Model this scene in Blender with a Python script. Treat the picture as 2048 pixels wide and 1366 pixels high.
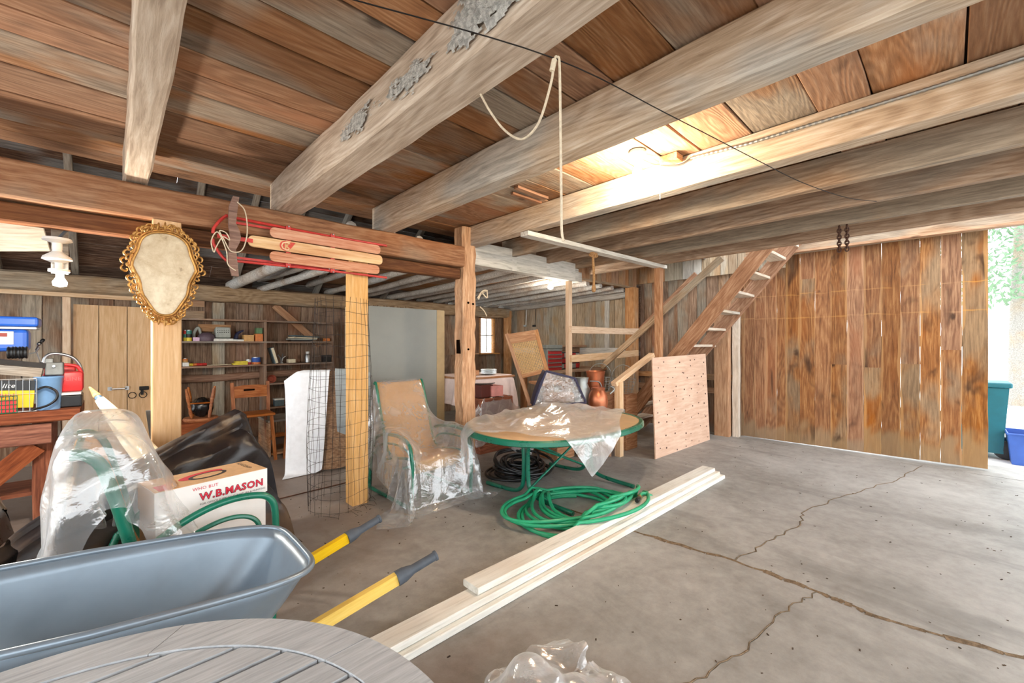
import bpy, bmesh, math, random
import numpy as np
from mathutils import Vector, Matrix, Euler, Quaternion, noise as mnoise

for _o in list(bpy.data.objects):
    bpy.data.objects.remove(_o)
scene = bpy.context.scene
COL = scene.collection

# ------------------------------------------------------------------ camera
CAM_H = 1.5
AZ = math.radians(46.3)
FOC = 840.0
cam_d = bpy.data.cameras.new('camera')
cam_d.sensor_width = 36.0
cam_d.lens = 36.0 * FOC / 2048.0
cam_d.shift_y = 7.0 / 2048.0
cam_d.clip_start = 0.02
cam = bpy.data.objects.new('camera', cam_d)
cam.location = (0, 0, CAM_H)
cam.rotation_euler = (math.pi / 2, 0, AZ - math.pi / 2)
COL.objects.link(cam)
scene.camera = cam

# ------------------------------------------------------------------ world, exposure
world = bpy.data.worlds.new('overcast_sky')
world.use_nodes = True
bg = world.node_tree.nodes['Background']
bg.inputs[0].default_value = (0.93, 0.97, 1.0, 1)
bg.inputs[1].default_value = 2.2
scene.world = world
scene.view_settings.view_transform = 'Standard'
scene.view_settings.look = 'None'
scene.view_settings.gamma = 1.0
scene.view_settings.use_curve_mapping = False
scene.view_settings.exposure = 1.0
scene.cycles.max_bounces = 6
scene.cycles.diffuse_bounces = 3
scene.cycles.glossy_bounces = 3
scene.cycles.use_adaptive_sampling = True
scene.cycles.adaptive_threshold = 0.15
scene.cycles.sample_clamp_indirect = 6.0
scene.cycles.transparent_max_bounces = 12
BULB_W = 42.0

# ------------------------------------------------------------------ measuring helpers
FX, FY = math.cos(AZ), math.sin(AZ)
RX, RY = math.sin(AZ), -math.cos(AZ)
def ray(px, py):
    r = (px - 1024) / FOC
    return Vector((FX + r * RX, FY + r * RY, (690 - py) / FOC))
EYE = Vector((0, 0, CAM_H))
def onZ(px, py, z=0.0):
    v = ray(px, py); return EYE + v * ((z - CAM_H) / v.z)
def onY(px, py, y):
    v = ray(px, py); return EYE + v * (y / v.y)
def onX(px, py, x):
    v = ray(px, py); return EYE + v * (x / v.x)
def onD(px, py, d):
    return EYE + ray(px, py) * d

# ------------------------------------------------------------------ materials
def S(r, g, b):
    def f(c):
        c /= 255.0
        return c / 12.92 if c <= 0.04045 else ((c + 0.055) / 1.055) ** 2.4
    return (f(r), f(g), f(b), 1.0)
class NT:
    def __init__(self, name):
        self.m = bpy.data.materials.new(name); self.m.use_nodes = True
        self.t = self.m.node_tree; self.t.nodes.clear()
        self.out = self.t.nodes.new('ShaderNodeOutputMaterial')
    def n(self, typ, props=None, **ins):
        nd = self.t.nodes.new('ShaderNode' + typ)
        for k, v in (props or {}).items(): setattr(nd, k, v)
        for k, v in ins.items():
            key = int(k[1:]) if k[0] == '_' and k[1:].isdigit() else k.replace('_', ' ')
            s = nd.inputs[key]
            if isinstance(v, bpy.types.NodeSocket): self.t.links.new(v, s)
            else: s.default_value = v
        return nd
    def math(self, op, a, b=0.0, c=0.0, clamp=False):
        return self.n('Math', {'operation': op, 'use_clamp': clamp}, _0=a, _1=b, _2=c).outputs[0]
    def vmul(self, a, b):
        return self.n('VectorMath', {'operation': 'MULTIPLY'}, _0=a, _1=b).outputs[0]
    def vadd(self, a, b):
        return self.n('VectorMath', {'operation': 'ADD'}, _0=a, _1=b).outputs[0]
    def noise(self, vec, scale, detail=3.0, rough=0.55, dist=0.0):
        return self.n('TexNoise', None, Vector=vec, Scale=scale, Detail=detail, Roughness=rough, Distortion=dist).outputs[0]
    def ramp(self, fac, stops, interp='LINEAR'):
        nd = self.n('ValToRGB', None, Fac=fac); cr = nd.color_ramp; cr.interpolation = interp
        while len(cr.elements) < len(stops): cr.elements.new(0.5)
        for e, (p, c) in zip(cr.elements, stops):
            e.position = p; e.color = c if len(c) == 4 else (*c, 1)
        return nd.outputs[0]
    def step(self, fac, a, b):
        return self.n('MapRange', {'interpolation_type': 'SMOOTHSTEP'}, _0=fac, _1=a, _2=b, _3=0.0, _4=1.0).outputs[0]
    def mix(self, fac, a, b, mode='MIX'):
        nd = self.n('Mix', {'data_type': 'RGBA', 'blend_type': mode})
        for idx, v in ((0, fac), (6, a), (7, b)):
            if isinstance(v, bpy.types.NodeSocket): self.t.links.new(v, nd.inputs[idx])
            else: nd.inputs[idx].default_value = v
        return nd.outputs[2]
    def bump(self, h, strength=0.3, dist=0.01):
        return self.n('Bump', None, Strength=strength, Distance=dist, Height=h).outputs[0]
    def surf(self, sock):
        self.t.links.new(sock, self.out.inputs[0]); return self.m
    def pbsdf(self, color, rough=0.6, metal=0.0, normal=None, **kw):
        ins = {'Base_Color': color, 'Roughness': rough, 'Metallic': metal}
        if normal is not None: ins['Normal'] = normal
        ins.update(kw)
        return self.surf(self.n('BsdfPrincipled', None, **ins).outputs[0])

def wood(name, dark, mid, light, grey=None, gamt=0.35, fine=1.0, rings=0.4, rough=0.78, bump=0.35,
         var=0.35, knots=0.6, patch=None, spec=0.3, stain=0.0, ax=(0.07, 1, 1), extra=None, con=1.0):
    """grain runs along the object's local X"""
    t = NT(name)
    tc = t.n('TexCoord').outputs['Object']
    rnd = t.n('ObjectInfo').outputs['Random']
    r2 = t.math('FRACT', t.math('MULTIPLY', rnd, 17.31))
    r3 = t.math('FRACT', t.math('MULTIPLY', rnd, 71.7))
    off = t.n('CombineXYZ', None, X=t.math('MULTIPLY', rnd, 53.0), Y=t.math('MULTIPLY', r2, 31.0), Z=t.math('MULTIPLY', r3, 19.0)).outputs[0]
    v = t.vadd(tc, off)
    n1 = t.noise(t.vmul(v, ax), 48 * fine, 4, 0.68, 0.5)
    n2 = t.noise(t.vmul(v, (ax[0] * 2.2, ax[1], ax[2])), 4.2 * fine, 1, 0.4, 0.1)
    ring = t.math('MULTIPLY_ADD', t.math('SINE', t.math('MULTIPLY', n2, 110.0)), 0.5, 0.5)
    n3 = t.noise(t.vmul(v, (0.5, 1, 1)), 1.7, 3, 0.6, 0.3)
    n4 = t.noise(t.vmul(t.vadd(v, (7.3, 3.1, 1.7)), (0.35, 1.2, 1.2)), 2.4, 2, 0.55, 0.5)
    g = t.math('ADD', t.math('MULTIPLY', n1, 1.0 - rings * 0.3), t.math('MULTIPLY', ring, rings * 0.17))
    col = t.ramp(g, [(max(0.0, 0.45 - 0.25 / con), dark), (0.45, mid), (min(1.0, 0.45 + 0.26 / con), light)])
    if patch is not None:
        col = t.mix(t.math('MULTIPLY', t.step(n4, 0.46, 0.68), t.math('MULTIPLY_ADD', r3, 0.6, 0.3)), col, t.mix(0.75, col, patch))
    if grey is not None:
        gf = t.math('MULTIPLY', t.step(t.math('ADD', n3, t.math('MULTIPLY', t.math('SUBTRACT', r2, 0.5), 0.35)), 0.66 - gamt * 0.4, 0.86 - gamt * 0.4), 0.85)
        gc = t.mix(t.step(n1, 0.3, 0.7), tuple(c * 0.55 for c in grey[:3]) + (1,), grey)
        col = t.mix(gf, col, gc)
    if stain > 0:
        sf = t.math('MULTIPLY', t.step(t.noise(t.vmul(t.vadd(v, (3.3, 9.1, 5.7)), (0.4, 1, 1)), 3.0, 3, 0.6, 0.8), 0.56, 0.72), stain)
        col = t.mix(sf, col, t.mix(0.6, dark, (0.01, 0.007, 0.005, 1)))
    if knots > 0:
        vo = t.n('TexVoronoi', {'feature': 'F1'}, Vector=t.vmul(v, (0.5, 1, 1)), Scale=2.6, Randomness=1.0).outputs['Distance']
        kd = t.math('ADD', vo, t.math('MULTIPLY', t.math('SUBTRACT', n1, 0.5), 0.05))
        kf = t.math('SUBTRACT', 1.0, t.step(kd, 0.03, 0.085))
        col = t.mix(t.math('MULTIPLY', kf, knots), col, tuple(c * 0.32 for c in dark[:3]) + (1,))
    if extra: col = extra(t, col, n1, n3, n4)
    val = t.math('MULTIPLY_ADD', t.math('SUBTRACT', r3, 0.5), var, 1.0)
    col = t.n('HueSaturation', None, Hue=0.5, Saturation=t.math('MULTIPLY_ADD', t.math('SUBTRACT', r2, 0.5), 0.3, 1.0), Value=val, Fac=1.0, Color=col).outputs[0]
    hgt = t.math('ADD', t.math('MULTIPLY', n1, 0.6), t.math('MULTIPLY', ring, 0.25 * rings))
    return t.pbsdf(col, rough, normal=t.bump(hgt, bump, 0.012), Specular_IOR_Level=spec)

def plain(name, col, rough=0.55, metal=0.0, var=0.12, scale=9.0, bump=0.0, spec=0.5, dirt=0.0, dirtcol=(0.03, 0.022, 0.015, 1), emit=None):
    """slightly uneven painted / moulded surface"""
    t = NT(name)
    tc = t.n('TexCoord').outputs['Object']
    n1 = t.noise(tc, scale, 4, 0.6)
    a = tuple(max(0, c * (1 - var)) for c in col[:3]) + (1,)
    b = tuple(min(1, c * (1 + var)) for c in col[:3]) + (1,)
    c = t.mix(t.step(n1, 0.3, 0.7), a, b)
    if dirt > 0:
        n2 = t.noise(tc, scale * 0.35, 5, 0.65, 0.4)
        c = t.mix(t.math('MULTIPLY', t.step(n2, 0.48, 0.72), dirt), c, dirtcol)
    kw = {'Specular_IOR_Level': spec}
    if emit: kw['Emission_Color'] = emit[0]; kw['Emission_Strength'] = emit[1]
    nrm = t.bump(t.noise(tc, scale * 5, 3), bump, 0.01) if bump > 0 else None
    return t.pbsdf(c, t.math('MULTIPLY_ADD', n1, 0.15, rough - 0.07), metal, nrm, **kw)

def film(name, tint, opac=0.35, gloss=0.18, rough=0.12, scale=14.0, bump=0.5):
    """thin clear or milky plastic sheet"""
    t = NT(name)
    tc = t.n('TexCoord').outputs['Object']
    n1 = t.noise(tc, scale, 4, 0.6, 0.8)
    nrm = t.bump(n1, bump, 0.03)
    tr = t.n('BsdfTransparent', None, Color=(0.97, 0.97, 0.97, 1)).outputs[0]
    df = t.n('BsdfDiffuse', None, Color=tint, Normal=nrm).outputs[0]
    tl = t.n('BsdfTranslucent', None, Color=tint, Normal=nrm).outputs[0]
    d2 = t.n('MixShader', None, _0=0.45, _1=df, _2=tl).outputs[0]
    gl = t.n('BsdfGlossy', None, Color=(1, 1, 1, 1), Roughness=rough, Normal=nrm).outputs[0]
    lw = t.n('LayerWeight', None, Blend=0.35, Normal=nrm).outputs['Facing']
    op = t.math('ADD', opac - 0.08, t.math('ADD', t.math('MULTIPLY', lw, 0.45), t.math('MULTIPLY', t.step(n1, 0.45, 0.75), 0.2)), clamp=True)
    a = t.n('MixShader', None, _0=op, _1=tr, _2=d2).outputs[0]
    b = t.n('MixShader', None, _0=t.math('MULTIPLY_ADD', lw, 0.25, gloss * 0.6, clamp=True), _1=a, _2=gl).outputs[0]
    return t.surf(b)

M = {}
# ------------------------------------------------------------------ mesh helpers
WM = {}
def setmat(o, mtx, parent=None):
    WM[o.name] = mtx.copy()
    if parent is not None:
        o.parent = parent
        o.matrix_parent_inverse = WM[parent.name].inverted()
    o.matrix_basis = mtx
    return o
def tag(o, label=None, cat=None, group=None, kind=None):
    if label: o['label'] = label
    if cat: o['category'] = cat
    if group: o['group'] = group
    if kind: o['kind'] = kind
    return o
def thing(name, label, cat, loc=(0, 0, 0), group=None, rz=0.0, kind=None):
    o = bpy.data.objects.new(name, None); COL.objects.link(o)
    o.empty_display_size = 0.05
    setmat(o, Matrix.Translation(loc) @ Matrix.Rotation(rz, 4, 'Z'))
    return tag(o, label, cat, group, kind)
def struct(name):
    o = bpy.data.objects.new(name, None); COL.objects.link(o); o.empty_display_size = 0.05
    setmat(o, Matrix.Identity(4)); o['kind'] = 'structure'; return o
def link(name, mesh, mat, mtx, parent=None):
    if mat is not None and not mesh.materials: mesh.materials.append(mat)
    o = bpy.data.objects.new(name, mesh); COL.objects.link(o)
    return setmat(o, mtx, parent)

class MB:
    """collects geometry in world coordinates; build() makes ONE mesh object"""
    def __init__(self): self.v = []; self.f = []
    def add(self, vs, fs):
        b = len(self.v); self.v += [Vector(p) for p in vs]; self.f += [tuple(b + i for i in f) for f in fs]; return self
    def box(self, c, s, rot=None):
        c = Vector(c); R = rot.to_matrix() if isinstance(rot, (Euler, Quaternion)) else (rot or Matrix.Identity(3))
        vs = [c + R @ Vector((x * s[0] / 2, y * s[1] / 2, z * s[2] / 2)) for x in (-1, 1) for y in (-1, 1) for z in (-1, 1)]
        return self.add(vs, [(0, 1, 3, 2), (4, 6, 7, 5), (0, 4, 5, 1), (2, 3, 7, 6), (0, 2, 6, 4), (1, 5, 7, 3)])
    def rbox(self, c, s, r=0.01, rot=None):
        """box with chamfered edges"""
        c = Vector(c); R = rot.to_matrix() if isinstance(rot, (Euler, Quaternion)) else (rot or Matrix.Identity(3))
        bm = bmesh.new(); bmesh.ops.create_cube(bm, size=1.0)
        for v in bm.verts: v.co = Vector((v.co.x * s[0], v.co.y * s[1], v.co.z * s[2]))
        bmesh.ops.bevel(bm, geom=list(bm.edges), offset=min(r, min(s) * 0.45), segments=2, affect='EDGES', profile=0.5)
        bm.verts.index_update()
        vs = [c + R @ v.co for v in bm.verts]; fs = [[v.index for v in f.verts] for f in bm.faces]
        bm.free(); return self.add(vs, fs)
    def bar(self, p0, p1, w, h, up=(0, 0, 1)):
        p0, p1 = Vector(p0), Vector(p1); x = (p1 - p0).normalized(); y = Vector(up).cross(x)
        if y.length < 1e-4: y = Vector((0, 1, 0)).cross(x)
        y.normalize(); z = x.cross(y)
        return self.box((p0 + p1) / 2, ((p1 - p0).length, w, h), Matrix((x, y, z)).transposed())
    def tube(self, pts, r, n=8, closed=False, cap=True, rad=None):
        pts = [Vector(p) for p in pts]; m = len(pts); b = len(self.v)
        T = []
        for i in range(m):
            a = pts[(i - 1) % m] if (closed or i > 0) else pts[i]
            c = pts[(i + 1) % m] if (closed or i < m - 1) else pts[i]
            d = c - a; T.append(d.normalized() if d.length > 1e-9 else Vector((0, 0, 1)))
        u = T[0].orthogonal().normalized()
        vs = []
        for i in range(m):
            u = (u - T[i] * u.dot(T[i]))
            if u.length < 1e-6: u = T[i].orthogonal()
            u.normalize(); w = T[i].cross(u); rr = rad[i] if rad else r
            for k in range(n):
                a = 2 * math.pi * k / n; vs.append(pts[i] + (u * math.cos(a) + w * math.sin(a)) * rr)
        fs = []
        for i in range(m if closed else m - 1):
            j = (i + 1) % m
            for k in range(n): fs.append((i * n + k, i * n + (k + 1) % n, j * n + (k + 1) % n, j * n + k))
        if cap and not closed: fs.append(tuple(range(n - 1, -1, -1))); fs.append(tuple((m - 1) * n + k for k in range(n)))
        return self.add(vs, fs)
    def lathe(self, prof, base=(0, 0, 0), n=20, axis=(0, 0, 1), cap=True):
        """prof: list of (radius, height)"""
        q = Vector((0, 0, 1)).rotation_difference(Vector(axis)); base = Vector(base); vs = []; fs = []
        for r, h in prof:
            for k in range(n):
                a = 2 * math.pi * k / n; vs.append(base + q @ Vector((r * math.cos(a), r * math.sin(a), h)))
        m = len(prof)
        for i in range(m - 1):
            for k in range(n): fs.append((i * n + k, i * n + (k + 1) % n, (i + 1) * n + (k + 1) % n, (i + 1) * n + k))
        if cap:
            if prof[0][0] > 1e-4: fs.append(tuple(range(n - 1, -1, -1)))
            if prof[-1][0] > 1e-4: fs.append(tuple((m - 1) * n + k for k in range(n)))
        return self.add(vs, fs)
    def prism(self, poly, origin, ux, uy, t):
        """2D polygon in the plane (ux, uy), thickness t along ux x uy"""
        o, ux, uy = Vector(origin), Vector(ux).normalized(), Vector(uy).normalized(); nz = ux.cross(uy)
        k = len(poly); a = [o + ux * x + uy * y for x, y in poly]; b = [p + nz * t for p in a]
        fs = [tuple(range(k - 1, -1, -1)), tuple(range(k, 2 * k))] + [(i, (i + 1) % k, k + (i + 1) % k, k + i) for i in range(k)]
        return self.add(a + b, fs)
    def grid(self, P, wrap=False):
        """P: 2D list of points"""
        nu, nv = len(P), len(P[0]); vs = [p for row in P for p in row]; fs = []
        for i in range(nu - 1 + (1 if wrap else 0)):
            for j in range(nv - 1):
                a = i % nu; b = (i + 1) % nu
                fs.append((a * nv + j, b * nv + j, b * nv + j + 1, a * nv + j + 1))
        return self.add(vs, fs)
    def build(self, name, mat, parent=None, smooth=False, origin=None, solid=0.0, sub=0):
        mn = Vector([min(p[i] for p in self.v) for i in range(3)]); mx = Vector([max(p[i] for p in self.v) for i in range(3)])
        o = Vector(origin) if origin is not None else Vector(((mn.x + mx.x) / 2, (mn.y + mx.y) / 2, mn.z))
        me = bpy.data.meshes.new(name)
        me.from_pydata([p - o for p in self.v], [], self.f)
        if smooth:
            me.polygons.foreach_set('use_smooth', [True] * len(me.polygons))
            try: me.set_sharp_from_angle(angle=math.radians(45))
            except Exception: pass
        me.update()
        ob = link(name, me, mat, Matrix.Translation(o), parent)
        if solid:
            md = ob.modifiers.new('thickness', 'SOLIDIFY'); md.thickness = solid; md.offset = 0
        if sub:
            md = ob.modifiers.new('smooth', 'SUBSURF'); md.levels = sub; md.render_levels = sub
        return ob

RNG = random.Random(7)
def frame(p0, p1, up=(0, 0, 1)):
    """matrix with local X along p0->p1, local Z near 'up', origin at the middle"""
    p0, p1 = Vector(p0), Vector(p1); x = (p1 - p0).normalized(); y = Vector(up).cross(x)
    if y.length < 1e-4: y = Vector((0, 1, 0)).cross(x)
    y.normalize(); z = x.cross(y); c = (p0 + p1) / 2
    m = Matrix((x, y, z)).transposed().to_4x4(); m.translation = c
    return m, (p1 - p0).length
def plank_mesh(L, w, t, segs=6, jy=0.004, jz=0.002, cham=0.0, seed=None, wav=0.0):
    r = random.Random(seed if seed is not None else RNG.random()); vs = []; fs = []
    ph = r.uniform(0, 6.28)
    if cham > 0:
        c = cham; ring = [(-w/2, -t/2 + c), (-w/2 + c, -t/2), (w/2 - c, -t/2), (w/2, -t/2 + c), (w/2, t/2 - c), (w/2 - c, t/2), (-w/2 + c, t/2), (-w/2, t/2 - c)]
    else:
        ring = [(-w/2, -t/2), (w/2, -t/2), (w/2, t/2), (-w/2, t/2)]
    k = len(ring)
    for i in range(segs + 1):
        x = -L / 2 + L * i / segs
        a, b = r.uniform(-jy, jy), r.uniform(-jy, jy); dz = r.uniform(-jz, jz); wv = wav * math.sin(ph + 3.0 * i / segs * 3.1)
        for y, z in ring:
            vs.append((x, y + (a if y < 0 else b) + wv, z + dz))
    for i in range(segs):
        for q in range(k): fs.append((i * k + q, i * k + (q + 1) % k, (i + 1) * k + (q + 1) % k, (i + 1) * k + q))
    fs.append(tuple(range(k - 1, -1, -1))); fs.append(tuple(segs * k + q for q in range(k)))
    me = bpy.data.meshes.new('plank'); me.from_pydata(vs, [], [f[::-1] for f in fs]); me.update(); return me
def plank(name, mat, p0, p1, w, t, parent=None, up=(0, 0, 1), segs=6, jy=0.004, jz=0.002, cham=0.0, wav=0.0, tilt=0.0):
    m, L = frame(p0, p1, up)
    if tilt: m = m @ Matrix.Rotation(tilt, 4, 'X')
    return link(name, plank_mesh(L, w, t, segs, jy, jz, cham, wav=wav), mat, m, parent)
def text(name, body, size, origin, ux, uy, mat, parent, depth=0.0, offset=0.0, shear=0.0, bold=0.0, align='LEFT', sx=1.0):
    cu = bpy.data.curves.new(name, 'FONT'); cu.body = body; cu.size = size; cu.extrude = depth; cu.offset = bold
    cu.align_x = align; cu.shear = shear; cu.resolution_u = 2; cu.space_character = 1.08
    tmp = bpy.data.objects.new(name + '_tmp', cu); COL.objects.link(tmp)
    dg = bpy.context.evaluated_depsgraph_get()
    me = bpy.data.meshes.new_from_object(tmp.evaluated_get(dg)); bpy.data.objects.remove(tmp)
    for v in me.vertices: v.co.x *= sx
    ux, uy = Vector(ux).normalized(), Vector(uy).normalized(); nz = ux.cross(uy)
    m = Matrix((ux, uy, nz)).transposed().to_4x4(); m.translation = Vector(origin) + nz * offset
    me.materials.clear()
    return link(name, me, mat, m, parent)
def smooth_path(pts, n=8, closed=False):
    """Catmull-Rom through pts"""
    pts = [Vector(p) for p in pts]; m = len(pts); out = []
    for i in range(m if closed else m - 1):
        g = lambda k: pts[k % m] if closed else pts[max(0, min(m - 1, k))]
        a, b, c, d = g(i - 1), g(i), g(i + 1), g(i + 2)
        for s in range(n):
            t = s / n
            out.append(0.5 * ((2 * b) + (c - a) * t + (2 * a - 5 * b + 4 * c - d) * t * t + (3 * b - a - 3 * c + d) * t ** 3))
    if not closed: out.append(pts[-1])
    return out
def drape(hf, corners, nu, nv, z0, iters=140, steps=90, friction=0.35, slack=1.0, seed=1, pins=None, drop=0.012, off=0.008, wr=0.01):
    """small cloth simulation over the height field hf(x, y) (numpy arrays in and out); returns (nu, nv, 3)"""
    rs = np.random.RandomState(seed)
    c = np.array([list(q) for q in corners], float)
    u = np.linspace(0, 1, nu)[:, None, None]; v = np.linspace(0, 1, nv)[None, :, None]
    P = (1-u)*(1-v)*c[0] + u*(1-v)*c[1] + u*v*c[2] + (1-u)*v*c[3]
    X = np.zeros((nu, nv, 3)); X[..., :2] = P[..., :2]; X[..., 2] = (P[..., 2] if c.shape[1] > 2 else 0) + z0
    X += rs.normal(0, wr, X.shape)
    ru = np.linalg.norm(P[1:] - P[:-1], axis=2) * slack; rv = np.linalg.norm(P[:, 1:] - P[:, :-1], axis=2) * slack
    d1 = np.linalg.norm(P[1:, 1:] - P[:-1, :-1], axis=2) * slack; d2 = np.linalg.norm(P[1:, :-1] - P[:-1, 1:], axis=2) * slack
    bu = np.linalg.norm(P[2:] - P[:-2], axis=2) * slack; bv = np.linalg.norm(P[:, 2:] - P[:, :-2], axis=2) * slack
    prev = X.copy(); e = 0.006
    pin = None
    if pins: pin = [(i, j, np.array(p, float)) for i, j, p in pins]
    def con(A, B, r, stiff):
        d = B - A; L = np.linalg.norm(d, axis=2, keepdims=True) + 1e-9
        return d * ((L - r[..., None]) / L) * 0.5 * stiff
    for s in range(steps):
        vel = (X - prev) * 0.93; prev = X.copy(); X = X + vel; X[..., 2] -= drop * 0.35
        for it in range(max(1, iters // 16)):
            for par in (0, 1):
                k = con(X[par:-1:2], X[par+1::2], ru[par::2], 1.0); n_ = k.shape[0]; X[par:-1:2][:n_] += k; X[par+1::2][:n_] -= k
                k = con(X[:, par:-1:2], X[:, par+1::2], rv[:, par::2], 1.0); n_ = k.shape[1]; X[:, par:-1:2][:, :n_] += k; X[:, par+1::2][:, :n_] -= k
            k = con(X[:-1, :-1], X[1:, 1:], d1, 0.35); X[:-1, :-1] += k; X[1:, 1:] -= k
            k = con(X[1:, :-1], X[:-1, 1:], d2.T if d2.shape != (nu-1, nv-1) else d2, 0.35)
            # shear runs the other way across each cell
            X[1:, :-1] += k; X[:-1, 1:] -= k
            k = con(X[:-2], X[2:], bu, 0.06); X[:-2] += k; X[2:] -= k
            k = con(X[:, :-2], X[:, 2:], bv, 0.06); X[:, :-2] += k; X[:, 2:] -= k
            if pin:
                for i, j, p in pin: X[i, j] = p
            x, y = X[..., 0], X[..., 1]; h = hf(x, y) + off
            pen = h - X[..., 2]; m = pen > 0
            if m.any():
                gx = (hf(x + e, y) - hf(x - e, y)) / (2 * e); gy = (hf(x, y + e) - hf(x, y - e)) / (2 * e)
                nn = 1.0 + gx * gx + gy * gy
                k = np.where(m, pen / nn, 0.0)
                X[..., 2] += k; X[..., 0] -= k * gx; X[..., 1] -= k * gy
                fr = np.where(m, friction, 0.0)[..., None]
                prev = prev * 1.0
                X = X * (1 - fr * 0.15) + (prev + (X - prev) * 0.0) * fr * 0.15 if False else X
                prev = np.where(m[..., None], prev + (X - prev) * friction, prev)
    return X
def wrinkle(X, amp, n=9, f=(2.0, 7.0), seed=1, direc=None, sharp=3.0):
    """adds crisp random creases along the sheet's normals"""
    rs = np.random.RandomState(seed); nu, nv = X.shape[:2]
    U, V = np.meshgrid(np.linspace(0, 1, nu), np.linspace(0, 1, nv), indexing='ij')
    H = np.zeros((nu, nv))
    for k in range(n):
        a = rs.uniform(0, math.pi) if direc is None else direc + rs.normal(0, 0.25)
        fr = rs.uniform(*f); w = rs.uniform(-0.12, 0.12, 4)
        q = (U * math.cos(a) + V * math.sin(a)) * fr + w[0] * np.sin(U * 9 + k) + w[1] * np.sin(V * 8 + 2 * k)
        r = 1 - np.abs(np.mod(q + rs.rand(), 1.0) * 2 - 1)
        m = np.clip(np.sin(U * rs.uniform(2, 5) + rs.rand() * 6) * np.sin(V * rs.uniform(2, 5) + rs.rand() * 6) + 0.35, 0, 1)
        H += (r ** sharp) * m * rs.uniform(0.4, 1.0)
    du = np.gradient(X, axis=0); dv = np.gradient(X, axis=1); N = np.cross(du, dv); N /= np.linalg.norm(N, axis=2, keepdims=True) + 1e-9
    N *= np.sign(N[..., 2].mean() + 1e-9)
    return X + N * (H * amp)[..., None]
def cloth_obj(name, X, mat, parent=None, thick=0.003, sub=1):
    b = MB(); b.grid([[Vector(p) for p in row] for row in X])
    return b.build(name, mat, parent, smooth=True, sub=sub)
def sstep(a, b, x):
    t = np.clip((x - a) / (b - a), 0, 1); return t * t * (3 - 2 * t)
def hbox(x0, x1, y0, y1, z, e=0.04):
    """smooth-sided box as a height field"""
    return lambda x, y: z * sstep(x0 - e, x0 + e * 0.2, x) * (1 - sstep(x1 - e * 0.2, x1 + e, x)) * sstep(y0 - e, y0 + e * 0.2, y) * (1 - sstep(y1 - e * 0.2, y1 + e, y))
# ================================================================== SETTING
M['ceil'] = wood('ceiling_plank_wood', S(92, 60, 40), S(154, 112, 80), S(200, 164, 130), grey=S(182, 172, 158), gamt=0.42, rings=0.9, var=0.62, patch=S(164, 108, 68), stain=0.5, con=0.62, fine=1.25)
M['joist'] = wood('old_joist_wood', S(150, 126, 104), S(198, 176, 152), S(230, 216, 198), grey=S(200, 194, 184), gamt=0.42, rings=0.7, var=0.12, knots=0.35)
M['joist2'] = wood('brown_joist_wood', S(112, 86, 66), S(164, 134, 108), S(204, 178, 152), grey=S(170, 158, 142), gamt=0.4, rings=0.5, var=0.2, knots=0.3)
M['girder'] = wood('girder_wood', S(100, 66, 48), S(146, 106, 80), S(182, 144, 114), grey=S(164, 142, 122), gamt=0.28, rings=0.4, var=0.1, patch=S(164, 100, 60), knots=0.4)
M['girderdark'] = wood('dark_girder_wood', S(56, 36, 26), S(98, 66, 48), S(132, 96, 70), rings=0.4, var=0.1, patch=S(120, 74, 46), knots=0.4, stain=0.3)
M['pine'] = wood('new_pine_wood', S(196, 148, 98), S(218, 174, 122), S(232, 196, 150), rings=0.35, var=0.1, knots=0.35, fine=0.8, bump=0.1)
M['pine2'] = wood('pale_stud_wood', S(186, 146, 108), S(222, 188, 152), S(238, 214, 184), rings=0.3, var=0.15, knots=0.4, bump=0.12)
def door_extra(t, col, n1, n3, n4):
    gy = t.n('SeparateXYZ', None, Vector=t.n('TexCoord').outputs['Generated']).outputs[1]
    ed = t.math('ABSOLUTE', t.math('SUBTRACT', gy, 0.5))
    col = t.mix(t.math('MULTIPLY', t.step(t.math('ADD', ed, t.math('MULTIPLY', t.math('SUBTRACT', n4, 0.5), 0.75)), 0.42, 0.45), 0.5), col, S(196, 152, 106))
    z = t.n('SeparateXYZ', None, Vector=t.n('NewGeometry').outputs['Position']).outputs[2]
    low = t.math('SUBTRACT', 1.0, t.step(t.math('ADD', z, t.math('MULTIPLY', t.math('SUBTRACT', n3, 0.5), 1.3)), 0.12, 0.3))
    col = t.mix(t.math('MULTIPLY', low, 0.7), col, S(150, 126, 96))
    for zc, w in ((2.27, 0.012), (1.92, 0.014)):      # scuffs rubbed across the boards
        f = t.math('SUBTRACT', 1.0, t.step(t.math('ABSOLUTE', t.math('SUBTRACT', z, t.math('MULTIPLY_ADD', n3, 0.1, zc - 0.05))), 0.0, w))
        col = t.mix(t.math('MULTIPLY', t.math('MULTIPLY', f, 0.55), t.step(n4, 0.3, 0.75)), col, S(214, 160, 98))
    return col
M['door'] = wood('door_plank_wood', S(78, 48, 30), S(138, 92, 58), S(184, 138, 94), grey=S(156, 132, 106), gamt=0.36, rings=0.5, var=0.38, patch=S(150, 88, 44), stain=0.85, knots=0.8, extra=door_extra)
M['wall'] = wood('old_wall_wood', S(76, 58, 46), S(132, 104, 82), S(178, 150, 124), grey=S(172, 164, 150), gamt=0.42, rings=0.35, var=0.4, patch=S(150, 90, 54), stain=0.3)
M['wallgrey'] = wood('weathered_wall_wood', S(112, 94, 74), S(172, 150, 122), S(206, 188, 160), grey=S(190, 184, 170), gamt=0.45, rings=0.35, var=0.35, patch=S(178, 134, 92), stain=0.3)
M['roof'] = wood('dark_roof_wood', S(40, 27, 20), S(84, 60, 46), S(132, 106, 86), grey=S(140, 140, 140), gamt=0.38, rings=0.3, var=0.6, stain=0.3)
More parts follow.
